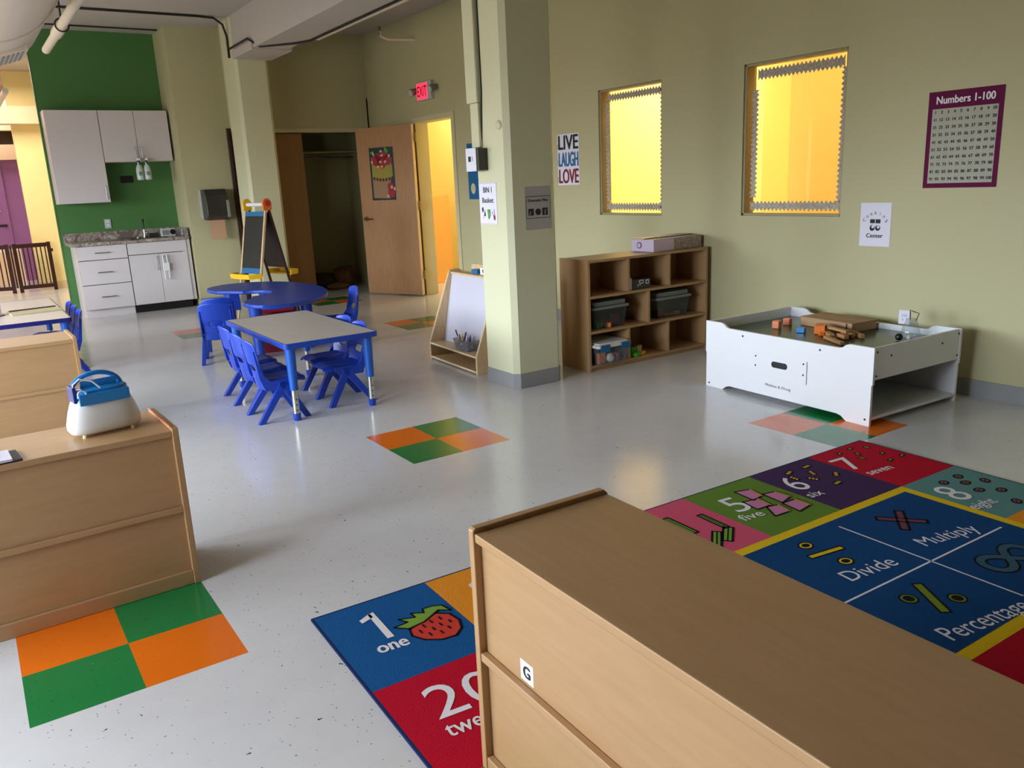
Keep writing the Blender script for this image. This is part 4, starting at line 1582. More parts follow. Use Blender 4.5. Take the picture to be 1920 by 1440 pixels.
# two arms with rounded tips around the notch
tip = []
for sgn in (1, -1):
    arc = []
    cx, cy, r_ = (-0.24 if sgn > 0 else -0.13), 0.665, 0.30
    for i in range(13):
        t = R(110 + 130 * i / 12)
        arc.append((cx + 0.22 * math.cos(t), sgn * (cy + r_ * math.sin(t))))
    tip.append(arc)
notch = []
for i in range(13):
    t = R(90 - 180 * i / 12)
    notch.append((-0.20 + 0.22 * math.cos(t), 0.235 * math.sin(t)))
poly = outer + tip[0] + notch + tip[1][::-1]
b = MB()
b.prism(poly, 0.465, 0.50, M['blue2'])
b.build('tabletop', ht_, bevel=0.012, seg=3)
for (x, y) in ((0.24, 0.42), (0.24, -0.42), (-0.26, 0.66), (-0.26, -0.66), (0.20, 0.0)):
    b = MB()
    b.cyl((x, y, 0.0), (x, y, 0.47), 0.040, M['blue2'], r1=0.055, n=20)
    b.build('leg', ht_, bevel=0.004)
b = MB()
b.box(-0.30, -0.20, 0.40, 0.72, 0.30, 0.464, M['blue2'])
b.box(-0.02, 0.02, -0.40, 0.40, 0.36, 0.464, M['blue2'])
b.build('apron', ht_, bevel=0.004)

# ---- easel on the horseshoe table's far side (toy double easel)
es = thing('art_easel', 'double sided toddler easel with chalkboard, paper roll and yellow trays', 'easel', (2.87, 9.38, 0), R(15.5))
# local: x across (boards lean in x), y along the hinge axis
HW = 0.21
zt = 1.22


def leanx(z, s_):
    return s_ * (0.26 * (1 - z / zt) + 0.02)


for s_, brd in ((-1, 'board'), (1, 'darkwood')):  # right side in dark wood, painting in the shade of its inner face
    b = MB()
    for (y0, y1) in ((-HW, -HW + 0.025), (HW - 0.025, HW)):
        vs = []
        for z in (0.0, zt):
            x = leanx(z, s_)
            vs += [(x - .012, y0, z), (x + .012, y0, z), (x + .012, y1, z), (x - .012, y1, z)]
        b.add(vs, [(0, 3, 2, 1), (4, 5, 6, 7), (0, 1, 5, 4), (1, 2, 6, 5), (2, 3, 7, 6), (3, 0, 4, 7)], M['ply'] if s_ < 0 else M['darkwood'])
    b.build('easel_frame', es, bevel=0.002)
    b = MB()
    z0, z1 = 0.56, 1.19
    xa, xb = leanx(z0, s_), leanx(z1, s_)
    vs = [(xa - .006, -HW + .026, z0), (xa + .006, -HW + .026, z0), (xa + .006, HW - .026, z0), (xa - .006, HW - .026, z0),
          (xb - .006, -HW + .026, z1), (xb + .006, -HW + .026, z1), (xb + .006, HW - .026, z1), (xb - .006, HW - .026, z1)]
    b.add(vs, [(0, 3, 2, 1), (4, 5, 6, 7), (0, 1, 5, 4), (1, 2, 6, 5), (2, 3, 7, 6), (3, 0, 4, 7)], M[brd])
    b.build('board', es)
    if s_ < 0:
        for (za, zb_) in ((0.52, 0.58), (1.15, 1.20)):
            b = MB()
            x0, x1 = leanx(za, s_), leanx(zb_, s_)
            vs = [(x0 - .012, -HW + .026, za), (x0 + .010, -HW + .026, za), (x0 + .010, HW - .026, za), (x0 - .012, HW - .026, za),
                  (x1 - .012, -HW + .026, zb_), (x1 + .010, -HW + .026, zb_), (x1 + .010, HW - .026, zb_), (x1 - .012, HW - .026, zb_)]
            b.add(vs, [(0, 3, 2, 1), (4, 5, 6, 7), (0, 1, 5, 4), (1, 2, 6, 5), (2, 3, 7, 6), (3, 0, 4, 7)], M['teal'])
            b.build('board_rail', es)
for y, mm, m2 in ((HW - 0.012, 'yellow', 'yellow'), (-HW + 0.012, 'orange', 'red')):
    b = MB()
    b.prism([(-0.055, 0)] + [(0.055 * math.cos(R(180 - 18 * i)), 0.075 + 0.055 * math.sin(R(180 - 18 * i))) for i in range(11)] + [(0.055, 0)], y - 0.014, y + 0.014, M[mm], plane='xz')
    for i, v in enumerate(b.v):
        b.v[i] = (v[0], v[1], v[2] + 1.21)
    b.build('roll_holder', es, bevel=0.004)
    b = MB()
    yy = y - 0.03 if y < 0 else y + 0.03
    b.cyl((0, y, 1.285), (0, yy, 1.285), 0.033, M[m2], n=20)
    b.build('roll_knob', es, bevel=0.003)
MB().cyl((0, -HW + .02, 1.275), (0, HW - .02, 1.275), 0.022, M['toy_white'], n=18).build('paper_roll', es)
for s_ in (-1, 1):
    b = MB()
    xo = leanx(0.52, s_)
    outl = [(-HW - .03, 0.02), (-HW + 0.02, 0.15), (0.0, 0.17), (HW - 0.02, 0.15), (HW + 0.03, 0.02)]
    poly = [(xo + s_ * q, p) for p, q in outl]
    b.prism(poly, 0.475, 0.490, M['yellow'])
    for (p, q), (p2, q2) in zip(outl[:-1], outl[1:]):
        A_, B_ = Vector((xo + s_ * q, p, 0)), Vector((xo + s_ * q2, p2, 0))
        n_ = Vector((A_.y - B_.y, B_.x - A_.x, 0)).normalized() * 0.006
        b.add([A_ - n_ + Vector((0, 0, .49)), A_ + n_ + Vector((0, 0, .49)), B_ + n_ + Vector((0, 0, .49)), B_ - n_ + Vector((0, 0, .49)),
               A_ - n_ + Vector((0, 0, .53)), A_ + n_ + Vector((0, 0, .53)), B_ + n_ + Vector((0, 0, .53)), B_ - n_ + Vector((0, 0, .53))],
              [(0, 3, 2, 1), (4, 5, 6, 7), (0, 1, 5, 4), (1, 2, 6, 5), (2, 3, 7, 6), (3, 0, 4, 7)], M['yellow'])
    b.build('tray', es)
for s_ in (-1, 1):
    MB().cyl((leanx(.30, -1), s_ * (HW - .012), .30), (leanx(.30, 1), s_ * (HW - .012), .30), 0.008, M['black'], n=8).build('spreader_bar', es)
for k, (y, mm) in enumerate(((-0.05, 'black'), (0.02, 'toy_white'), (0.07, 'black'))):
    b = MB().cyl((0, -0.05, 0.008), (0, 0.05, 0.008), 0.008, M[mm], n=8)
    lab = ('black marker at the near end of the easel tray', 'white marker in the middle of the easel tray', 'black marker at the far end of the easel tray')[k]
    tag(b.build('marker', loc=(2.86 - 0.235 + y * 0.26 * 0, 9.40 + y + 0.06, 0.490), rz=R(-20 + 30 * k)), lab, 'marker', 'markers on the easel tray')

# ---- things on the left table
b = thing('zigzag_board', 'flat board with a zigzag dark edge lying on the left table', 'board', (0.44, 8.06, 0.506), R(8))
p = MB()
p.prism([(-0.18, -0.13), (0.20, -0.13), (0.20, 0.12), (-0.18, 0.12)], 0.0, 0.012, M['cream_toy'])
p.build('board_sheet', b)
p = MB()
pz = [(-0.16 + 0.36 * i / 20, 0.10 + (0.014 if i % 2 else 0.0)) for i in range(21)]
p.prism(pz + [(0.20, 0.07), (-0.16, 0.07)], 0.012, 0.020, M['black'])
p.build('zigzag_border', b)
jr = thing('storage_jar', 'clear storage jar with mixed white contents on the left table', 'jar', (0.12, 8.05, 0.506))
MB().lathe([(0.085, 0.0), (0.095, 0.02), (0.095, 0.17), (0.085, 0.19)], M['clear'], n=24).build('jar_body', jr)
p = MB()
rnd = random.Random(3)
for k in range(14):
    p.ball((rnd.uniform(-.05, .05), rnd.uniform(-.05, .05), 0.03 + rnd.uniform(0, .10)), rnd.uniform(.02, .032), M[rnd.choice(['paper', 'lav', 'grey', 'cream_toy'])], n=8, k=6)
p = p.build('jar_contents')
p.parent = jr
MB().lathe([(0.11, 0.0), (0.12, 0.008)], M['grey'], n=24).build('jar_base', jr)
b = MB().box(-0.10, 0.22, 0, 0.20, 0, 0.03, M['beige'])
b = thing('folded_paper_box', 'pale cardboard box on the floor under the left table', 'box', (0.20, 7.95, 0.0))
box_obj('box_body', -0.2, 0.22, 0, 0.3, 0, 0.24, M['paper'], b, bevel=0.004)
box_obj('box_lid', -0.205, 0.225, -0.005, 0.305, 0.24, 0.27, M['ltorange'], b, bevel=0.004)

# ================================================================== WHITEBOARD DISPLAY STAND
ws = thing('display_stand', 'plywood display stand with a whiteboard and a book ledge left of the near pillar', 'display stand', (3.125, 5.93, 0), R(-3))
# local: front plane x=0 facing -x, length toward -y
SL, SD, SH = 0.80, 0.50, 0.72
for y in (0.0, -SL):
    b = MB()
    b.prism([(0, 0), (SD, 0), (SD, 0.14), (0.33, SH - 0.01), (0.30, SH + 0.005), (0.24, SH + 0.005), (0.215, SH - 0.01), (0, 0.14)], y - 0.009, y + 0.009, M['ply'], plane='xz')
    b.build('side_panel', ws, bevel=0.002)
    e = MB()
    path = [(-0.0005, 0.0), (-0.0005, 0.14), (0.2145, SH - 0.008)]
    for (u0, v0), (u1, v1) in zip(path[:-1], path[1:]):
        e.tube([(u0, y, v0), (u1, y, v1)], 0.0055, M['plyedge'], n=6)
    e.build('panel_edge', ws)
b = MB()
b.box(0.0, SD, -SL + .01, -.01, 0.012, 0.026, M['ply'])
b.build('bottom_board', ws)
b = MB()
b.box(0.0, SD, -SL + .01, -.01, 0.126, 0.142, M['ply'])
b.build('tray_board', ws)
b = MB()
for z in (0.012, 0.128):
    b.box(-0.003, 0.0, -SL + .01, -.01, z, z + 0.014, M['plyedge'])
b.build('board_edge', ws)
b = MB()
z0, z1 = 0.143, SH - 0.03
x0, x1 = 0.125, 0.235
vs = [(x0, -.012, z0), (x0 + .01, -.012, z0), (x0 + .01, -SL + .012, z0), (x0, -SL + .012, z0), (x1, -.012, z1), (x1 + .01, -.012, z1), (x1 + .01, -SL + .012, z1), (x1, -SL + .012, z1)]
b.add(vs, [(0, 1, 2, 3), (4, 7, 6, 5), (0, 4, 5, 1), (1, 5, 6, 2), (2, 6, 7, 3), (3, 7, 4, 0)], M['wboard'])
b.build('whiteboard', ws)
b = MB()
b.box(0.225, 0.325, -SL + .01, -.01, SH - 0.032, SH - 0.015, M['ply'])
b.build('top_ledge', ws)
b = MB()
b.prism([(-SL + .01, SH - .06), (-0.18, SH - .06), (-0.18, SH + 0.03), (-0.21, SH + 0.055), (-SL + .01, SH + 0.055)], 0.328, 0.340, M['ply'], plane='yz')
b.build('back_ledge', ws, bevel=0.003)
b = MB().box(0, 0.07, 0, 0.09, 0, 0.035, M['teal'])
tag(b.build('blue_box', bevel=0.003, loc=(3.375, 5.53, SH - .0145), rz=R(0)), 'small blue box on the top ledge of the display stand', 'box')
b = Art()
b.box(0, 0.06, 0, 0.20, 0, 0.055, M['paper'])
b.M = frame((-.0004, 0.20, 0.0), (0, -1, 0), (0, 0, 1))
b.ell(0.05, 0.028, 0.018, 0.016, M['ink'], 1)
b.ell(0.11, 0.028, 0.022, 0.018, M['ink'], 1)
b.ell(0.11, 0.030, 0.010, 0.010, M['w_ink'], 2)
b.rect(0.15, 0.015, 0.185, 0.045, M['ink'], 1)
tag(b.build('game_box', loc=(3.385, 5.30, SH - .0145)), 'white box with black pictures on the top ledge of the display stand', 'box')

# tub of pens on the stand's tray
tb = thing('marker_tub', 'clear tub of markers and craft tools on the tray of the display stand', 'tub', (3.165, 5.42, 0.1425), R(-3))
b = MB()
vs = []
for (z, hx, hy) in ((0.0, 0.035, 0.10), (0.085, 0.045, 0.125)):
    vs += [(-hx, -hy, z), (hx, -hy, z), (hx, hy, z), (-hx, hy, z)]
b.add(vs, [(0, 3, 2, 1), (0, 1, 5, 4), (1, 2, 6, 5), (2, 3, 7, 6), (3, 0, 4, 7)], M['clear'])
b.build('tub_body', tb, solid=0.002)
b = MB()
loft([(0.004, 0.030, 0.092, 0, 0), (0.03, 0.034, 0.10, 0, 0), (0.055, 0.030, 0.09, 0, 0), (0.065, 0.015, 0.05, 0, 0)], M['bagprint'], b)
b.build('tub_filling', tb)
rnd = random.Random(11)
for k in range(11):
    y = -0.09 + k * 0.018
    mm = rnd.choice(['ink', 'ltgrey', 'dred', 'navy', 'yellow', 'paper', 'purple_toy'])
    b = MB().cyl((rnd.uniform(-.02, .0), y, 0.045), (rnd.uniform(-.02, .03), y + rnd.uniform(-.05, .07), 0.125 + rnd.uniform(-.03, .02)), 0.005, M[mm], n=8)
    b.build('pen', tb)

# ================================================================== CUBBY BOOKCASE
bc = thing('cubby_bookcase', 'birch bookcase with eight open cubbies against the right wall', 'bookcase', (3.742, 4.60, 0), R(-0.6))
BW, BD, BH, th = 1.235, 0.34, 0.83, 0.022
for x in (0, BW - th):
    box_obj('side_panel', x, x + th, 0, BD, 0, BH, M['birch_v'], bc, bevel=0.002)
for z in (0.025, 0.283, 0.545, BH - th):
    box_obj('shelf_board' if z < BH - th else 'top_board', th, BW - th, 0.0, BD - 0.012, z, z + 0.020, M['birch'], bc, bevel=0.002)
box_obj('back_panel', th, BW - th, BD - 0.011, BD - 0.001, 0.0, BH - th, M['birch'], bc)
box_obj('kick_board', th, BW - th, 0.012, 0.03, 0, 0.024, M['birch'], bc)
for (xs_, z0, z1) in (((0.395, 0.815), 0.5652, BH - th - .0002), ((0.600,), 0.3032, 0.5448), ((0.395, 0.805), 0.0452, 0.2828)):
    for x in xs_:
        box_obj('divider', x - 0.010, x + 0.010, 0.002, BD - 0.012, z0, z1, M['birch_v'], bc, bevel=0.002)


def bin_(name, loc, w, dpt, h, label, lid='grey_lid', rz=0.0, body='smoke', latch=None, lidh=0.05):
    t = thing(name, label, 'storage bin', loc, rz)
    b = MB()
    k = 0.86
    vs = []
    for (z, q) in ((0.0, k), (h, 1.0)):
        vs += [(-w / 2 * q, -dpt / 2 * q, z), (w / 2 * q, -dpt / 2 * q, z), (w / 2 * q, dpt / 2 * q, z), (-w / 2 * q, dpt / 2 * q, z)]
    b.add(vs, [(0, 3, 2, 1), (0, 1, 5, 4), (1, 2, 6, 5), (2, 3, 7, 6), (3, 0, 4, 7)], M[body])
    b.build('bin_body', t)
    b = MB()
    b.prism(round_rect(-w / 2 - .014, w / 2 + .014, -dpt / 2 - .014, dpt / 2 + .014, 0.02), h - 0.018, h + 0.004, M[lid])
    b.prism(round_rect(-w / 2 + .006, w / 2 - .006, -dpt / 2 + .006, dpt / 2 - .006, 0.02), h + 0.004, h + lidh - 0.012, M[lid])
    b.build('lid', t, bevel=0.004)
    for s_ in (-1, 1):
        x = s_ * (w / 2 + 0.012)
        if latch:
            box_obj('latch', -0.045 * 1 + 0.06 * s_ * 0 + s_ * (w / 2 - .05), 0.045 + s_ * (w / 2 - .05), -dpt / 2 - 0.022, -dpt / 2 - 0.0145, h - 0.045, h + 0.008, M[latch], t, bevel=0.003)
        else:
            box_obj('latch', x - 0.010, x + 0.010, -0.04, 0.04, h - 0.04, h - 0.018, M[lid], t, bevel=0.003)
    return t


bx = lambda x: 3.742 + x
bin_('storage_bin', (bx(0.245), 4.755, 0.3035), 0.33, 0.24, 0.165, 'grey lidded clear bin of toys in the left middle cubby')
bin_('storage_bin', (bx(0.895), 4.75, 0.3035), 0.36, 0.24, 0.165, 'grey lidded clear bin of toys in the right middle cubby')
bin_('storage_bin', (bx(0.200), 4.700, 0.0460), 0.30, 0.30, 0.150, 'white lidded clear bin with blue latches in the lower left cubby', lid='toy_white', body='clear', latch='teal', lidh=0.028)


def toy(name, kind, loc, size, m, label, cat='toy', rz=0.0, group=None):
    b = MB()
    if kind == 'box':
        b.box(-size[0] / 2, size[0] / 2, -size[1] / 2, size[1] / 2, 0, size[2], M[m])
        o = b.build(name, bevel=0.003, loc=loc, rz=rz)
    elif kind == 'ball':
        b.ball((0, 0, size[0]), size[0], M[m], n=18, k=12)
        o = b.build(name, loc=loc, rz=rz)
    else:   # rod
        b.cyl((-size[0] / 2, 0, size[1]), (size[0] / 2, 0, size[1]), size[1], M[m], n=14)
        o = b.build(name, bevel=0.001, loc=loc, rz=rz)
    return tag(o, label, cat, group)


# contents of the bins
zl = 0.0465
toy('foam_block', 'box', (bx(0.125), 4.622, zl + .002), (0.07, 0.04, 0.08), 'ltorange', 'peach block at the front left inside the white lidded bin', 'block', 0.1)
toy('white_ball', 'ball', (bx(0.205), 4.607, zl + .002), (0.034,), 'toy_white', 'white ball at the front of the white lidded bin', 'ball')
toy('toy_block', 'box', (bx(0.275), 4.625, zl + .002), (0.05, 0.05, 0.06), 'pink_toy', 'pink block beside the white ball in the white lidded bin', 'block', 0.5)
toy('toy_rod', 'rod', (bx(0.285), 4.69, zl + .002), (0.09, 0.02), 'cream_toy', 'cream rod at the right side of the white lidded bin', 'toy', 0.8)
toy('toy_block', 'box', (bx(0.16), 4.71, zl + .002), (0.10, 0.08, 0.07), 'purple_toy', 'purple block deep inside the white lidded bin', 'block', 0.3)
zm = 0.306
for (x, y, k_, s_, mm, lab, c_) in (
        (0.130, 4.68, 'box', (0.05, 0.06, 0.05), 'teal_toy', 'teal block at the left of the left middle bin', 'block'),
        (0.190, 4.69, 'rod', (0.07, 0.018), 'cream_toy', 'cream rod in the left middle bin', 'toy'),
        (0.255, 4.68, 'box', (0.09, 0.05, 0.035), 'orange', 'orange block in the left middle bin', 'block'),
        (0.330, 4.70, 'box', (0.05, 0.08, 0.09), 'dred', 'dark red block at the right of the left middle bin', 'block'),
        (0.200, 4.76, 'box', (0.08, 0.05, 0.05), 'teal_toy', 'teal block at the back of the left middle bin', 'block'),
        (0.800, 4.68, 'ball', (0.03,), 'red', 'red ball at the left of the right middle bin', 'ball'),
        (0.850, 4.69, 'rod', (0.05, 0.012), 'yellow', 'yellow rod in the right middle bin', 'toy'),
        (0.935, 4.68, 'rod', (0.12, 0.009), 'orange', 'orange rod across the right middle bin', 'toy'),
        (1.000, 4.70, 'rod', (0.05, 0.012), 'cream_toy', 'cream rod at the right of the right middle bin', 'toy'),
        (0.900, 4.77, 'box', (0.16, 0.07, 0.03), 'dred', 'dark red flat block at the back of the right middle bin', 'block')):
    toy('toy_ball' if k_ == 'ball' else ('toy_rod' if k_ == 'rod' else 'toy_block'), k_, (bx(x), y, zm), s_, mm, lab, c_, x * 3)
# lower middle cubby: green and yellow toys
toy('green_toy_block', 'box', (bx(0.475), 4.64, 0.0465), (0.07, 0.09, 0.035), 'green_toy', 'green toy lying in the lower middle cubby', 'toy', 0.35)
toy('green_toy_block', 'box', (bx(0.50), 4.70, 0.0465), (0.06, 0.06, 0.06), 'green_toy', 'taller green toy at the back of the lower middle cubby', 'toy', 0.2)
toy('yellow_toy_bar', 'box', (bx(0.56), 4.64, 0.0465), (0.08, 0.03, 0.025), 'olivep' if 'olivep' in M else 'yellow', 'yellow toy bar in front in the lower middle cubby', 'toy', 0.4)
toy('yellow_toy_bar', 'box', (bx(0.575), 4.70, 0.0465), (0.07, 0.03, 0.06), 'cream_toy', 'cream toy bar behind the yellow one in the lower middle cubby', 'toy', 0.3)
# upper middle cubby: black printed box
b = Art()
b.box(0, 0.19, 0, 0.12, 0, 0.075, M['dark'])
b.box(-0.024, -0.002, 0.0, 0.03, 0, 0.09, M['lav'])
b.M = frame((0, -.0004, 0), (1, 0, 0), (0, 0, 1))
b.line([(0.075, 0.052), (0.075, 0.066), (0.115, 0.066), (0.115, 0.045), (0.08, 0.045), (0.08, 0.054)], 0.006, M['w_ink'], 1)
b.line([(0.06, 0.02), (0.06, 0.034), (0.085, 0.034), (0.09, 0.028)], 0.005, M['w_ink'], 1)
b.rect(0.14, 0.035, 0.172, 0.066, M['w_ink'], 1)
b.ell(0.156, 0.05, 0.010, 0.011, M['ink'], 2)
tag(b.build('black_toy_box', loc=(bx(0.445), 4.62, 0.5655)), 'black box with white markings in the top middle cubby', 'box')
toy('red_toy', 'ball', (bx(0.886), 4.85, 0.5655), (0.055,), 'dred', 'dark red toy at the back of the top right cubby', 'toy')
# glitter box on top
gb = thing('glitter_box', 'long shallow box with glitter print and a lavender end on the bookcase top', 'box', (4.43, 4.64, 0.8305), R(3))
b = MB()
b.box(0.003, 0.555, 0.002, 0.23, 0, 0.092, M['glitter'])
b.build('box_body', gb, bevel=0.002)
b = MB()
b.box(0.0, 0.003, 0.0, 0.232, 0, 0.094, M['lav'])
b.box(0.0, 0.23, -0.002, 0.002, 0, 0.094, M['lav'])
b.build('lavender_end', gb)
b = MB().cyl((-0.003, 0.15, 0.048), (0.0, 0.15, 0.048), 0.026, M['purple_toy'], n=18)
b.cyl((-0.005, 0.15, 0.048), (-0.003, 0.15, 0.048), 0.017, M['lav'], n=18)
b.build('finger_hole', gb)
b = MB().box(-0.006, 0.56, 0.10, 0.24, 0.094, 0.100, M['glitter'])
b.build('box_lid', gb, bevel=0.002)

# ================================================================== WHITE PLAY TABLE
pt = thing('play_table', 'white wooden play table with a green board top, drawer front and open end', 'play table', (4.018, 2.505, 0), R(-2.6))
# local: x depth (toward the wall), y along the long front (front plane x=0, facing -x)
PW, PD, PH, th = 1.255, 0.83, 0.448, 0.018


def long_panel(x, cut=True):
    pts = [(0.0, 0.0), (0.15, 0.0), (0.185, 0.025), (0.215, 0.032), (PW - 0.215, 0.032), (PW - 0.185, 0.025), (PW - 0.15, 0.0), (PW, 0.0),
           (PW, 0.235), (PW + 0.006, 0.24), (PW + 0.006, PH), (PW - 0.13, PH), (PW - 0.155, PH - 0.008), (PW - 0.175, PH - 0.024), (PW - 0.20, PH - 0.03),
           (0.22, PH - 0.03), (0.195, PH - 0.024), (0.175, PH - 0.008), (0.15, PH), (-0.006, PH), (-0.006, 0.24), (0.0, 0.235)]
    b = MB()
    b.prism(pts, x, x + th, M['white'], plane='yz')
    return b.build('long_panel', pt, bevel=0.002)


long_panel(0.0)
long_panel(PD - th)
for y in (0.0, PW - th):
    box_obj('end_apron', th, PD - th, y, y + th, 0.262, PH - 0.002, M['white'], pt, bevel=0.003)
box_obj('play_board', th, PD - th, th, PW - th, 0.368, 0.382, M['play_green'], pt)
box_obj('bottom_board', th, PD - th, 0.0, PW, 0.035, 0.052, M['white'], pt, bevel=0.002)
dfp = MB()
dfp.box(-0.0025, 0.0, 0.432, 0.842, 0.158, 0.300, M['white'])
dfp = dfp.build('drawer_front', pt, bevel=0.001)
e = MB()
e.box(-0.0035, -0.0025, 0.4285, 0.4315, 0.160, 0.300, M['grey'])
e.build('drawer_gap', dfp)
e = MB()
e.prism(round_rect(0.573, 0.695, 0.224, 0.262, 0.018), -0.0038, -0.0026, M['black'], plane='yz')
e.build('hand_slot', dfp)
for (y, z) in ((0.935, 0.385), (0.345, 0.385), (0.822, 0.275), (0.822, 0.215), (0.455, 0.282), (0.455, 0.215), (0.028, 0.038), (1.225, 0.025)):
    MB().cyl((-0.0030, y, z), (0.0, y, z), 0.006, M['bolt'], n=12).build('bolt', pt)
for (x, z) in ((0.035, 0.42), (0.035, 0.285), (0.16, 0.385), (0.64, 0.385), (PD - .03, 0.42), (PD - .03, 0.29)):
    MB().cyl((x, -0.003, z), (x, 0.0, z), 0.006, M['bolt'], n=12).build('bolt', pt)
a = Art(frame((-0.0008, 0.738, 0.098), (0, -1, 0), (0, 0, 1)))
a.text('Melissa & Doug', 0, 0, 0.016, M['ink'], 1, w=0.195)
lg = a.build('printed_logo', pt)
lg['label'] = 'small dark script lettering'

ZT = 0.3832


def on_table(px, py):
    return (px, py)


# cardboard carton and blocks
ctn = thing('cardboard_carton', 'flat brown cardboard carton lying on the green play board', 'carton', (4.59, 3.02, ZT), R(-5))
b = MB().box(0.0, 0.235, 0.0, 0.41, 0.0, 0.055, M['cardboard'])
b.build('carton_body', ctn, bevel=0.002)
b = MB()
b.box(-0.003, 0.115, -0.003, 0.413, 0.056, 0.060, M['cardboard'])
b.box(0.121, 0.238, -0.003, 0.413, 0.056, 0.060, M['cardboard'])
b.build('carton_flap', ctn, bevel=0.001)
box_obj('tape_strip', -0.002, -0.0005, 0.035, 0.045, 0.0, 0.056, M['ink'], ctn)
blks = [('peach block standing alone at the left of the green board', (4.432, 3.47), (0.055, 0.045, 0.05), 'ltorange', 0.3),
        ('peach block behind the blue block on the green board', (4.575, 3.495), (0.045, 0.045, 0.045), 'ltorange', 0.2),
        ('blue block between the peach and orange blocks', (4.415, 3.265), (0.05, 0.05, 0.032), 'toy_blue', 0.4),
        ('orange block beside the cardboard carton', (4.475, 3.165), (0.11, 0.065, 0.055), 'orange', 0.5),
        ('small orange block in front of the larger orange one', (4.40, 3.105), (0.03, 0.03, 0.022), 'orange', 0.9)]
for lab, (x, y), s_, mm, rz in blks:
    toy('toy_block', 'box', (x, y, ZT), s_, mm, lab, 'block', rz)
rods = [('long wooden plank block nearest the front of the green board', (4.285, 2.935), (0.215, 0.030, 0.022), 1.07, 0),
        ('wooden bar block leaning over the others by the carton', (4.455, 3.03), (0.20, 0.03, 0.018), 1.25, 0.034),
        ('wooden bar block left of the pile by the carton', (4.40, 3.045), (0.11, 0.03, 0.028), 0.9, 0),
        ('short wooden block in the middle of the pile by the carton', (4.40, 2.955), (0.08, 0.035, 0.030), 1.2, 0),
        ('wooden bar block at the right of the pile by the carton', (4.525, 2.945), (0.16, 0.03, 0.026), 1.07, 0.0)]
for lab, (x, y), s_, rz, dz in rods:
    toy('wooden_block', 'box', (x, y, ZT + dz), s_, 'blockwood', lab, 'block', rz, 'wooden blocks by the carton')
b = MB().cyl((0, 0, 0), (0.10, 0, 0), 0.017, M['blockwood'], n=18)
tag(b.build('wooden_cylinder', loc=(4.455, 2.92, ZT + .018), rz=R(70)), 'round wooden cylinder block lying in the pile by the carton', 'block')
# clear funnel / carafe with paper tag
cf = thing('clear_carafe', 'clear plastic carafe with a wire handle and white paper tag', 'carafe', (4.715, 2.705, ZT))
MB().lathe([(0.056, 0.0), (0.058, 0.01), (0.050, 0.05), (0.034, 0.095), (0.030, 0.11), (0.033, 0.114)], M['clear'], n=24).build('carafe_body', cf)
b = MB()
b.tube([(0.0, -0.028, 0.105), (0.0, -0.045, 0.150), (0.0, -0.005, 0.158), (0.0, 0.012, 0.165), (0.0, 0.010, 0.11)], 0.003, M['bolt'], n=6)
b.build('wire_handle', cf)
a = Art(frame((-0.01, 0.078, 0.075), (0.15, -1, 0), (0, 0, 1)))
a.box(0, 0.065, 0, 0.085, -.001, 0, M['paper'])
a.text('250', 0.016, 0.045, 0.016, M['grey'], 1)
a.text('4', 0.02, 0.02, 0.014, M['grey'], 1)
a.build('paper_tag', cf)
toy('dark_stone', 'ball', (4.575, 2.695, ZT), (0.022,), 'black', 'small black lump at the foot of the carafe', 'toy')
toy('white_lump', 'ball', (4.625, 2.665, ZT), (0.016,), 'toy_white', 'small white lump right of the black one by the carafe', 'toy')

# ================================================================== RUG
RU, RV = 2.99, 1.92
rz_ = R(-1.53)
rug_cols = dict(
    blue=(24, 84, 142), orange=(226, 142, 40), red=(182, 16, 42), pink=(206, 84, 112), green=(98, 130, 48), purple=(68, 44, 84),
    teal=(96, 140, 138), yellow=(226, 190, 30), navy=(16, 66, 118))
RM = {k: pmat('rug_' + k, v, 0.95, noise=0.10, nscale=90, spec=0.1, bump=0.25, bscale=220) for k, v in rug_cols.items()}
RM['white'] = pmat('rug_white', (228, 222, 226), 0.95, noise=0.06, nscale=90, spec=0.1)
RM['black'] = pmat('rug_black', (24, 22, 26), 0.95, spec=0.1)
RM['berry'] = pmat('rug_berry', (200, 62, 50), 0.95, noise=0.08, nscale=90, spec=0.1)
RM['leaf'] = pmat('rug_leaf', (120, 156, 60), 0.95, spec=0.1)
RM['lilac'] = pmat('rug_lilac', (196, 124, 160), 0.95, spec=0.1)
RM['brown'] = pmat('rug_maroon', (112, 62, 78), 0.95, spec=0.1)
RM['slate'] = pmat('rug_slate', (58, 92, 112), 0.95, spec=0.1)
RM['gold'] = pmat('rug_gold', (206, 172, 60), 0.95, spec=0.1)
RM['olive'] = pmat('rug_olive', (118, 136, 40), 0.95, spec=0.1)
RM['edge'] = pmat('rug_binding', (30, 44, 84), 0.9, spec=0.1)
rg = Art(eps=0.0004)
# slab; local u along the long side, v negative away from the numbered edge
rg.box(0, RU, -RV, 0, -0.008, 0.0, RM['edge'])
cw = RU / 7
V1, V2 = -0.510, -1.41          # inner field limits
B_ = 0.008


def cell(u0, v0, u1, v1, m):
    rg.rect(u0, v0, u1, v1, RM[m], 1)


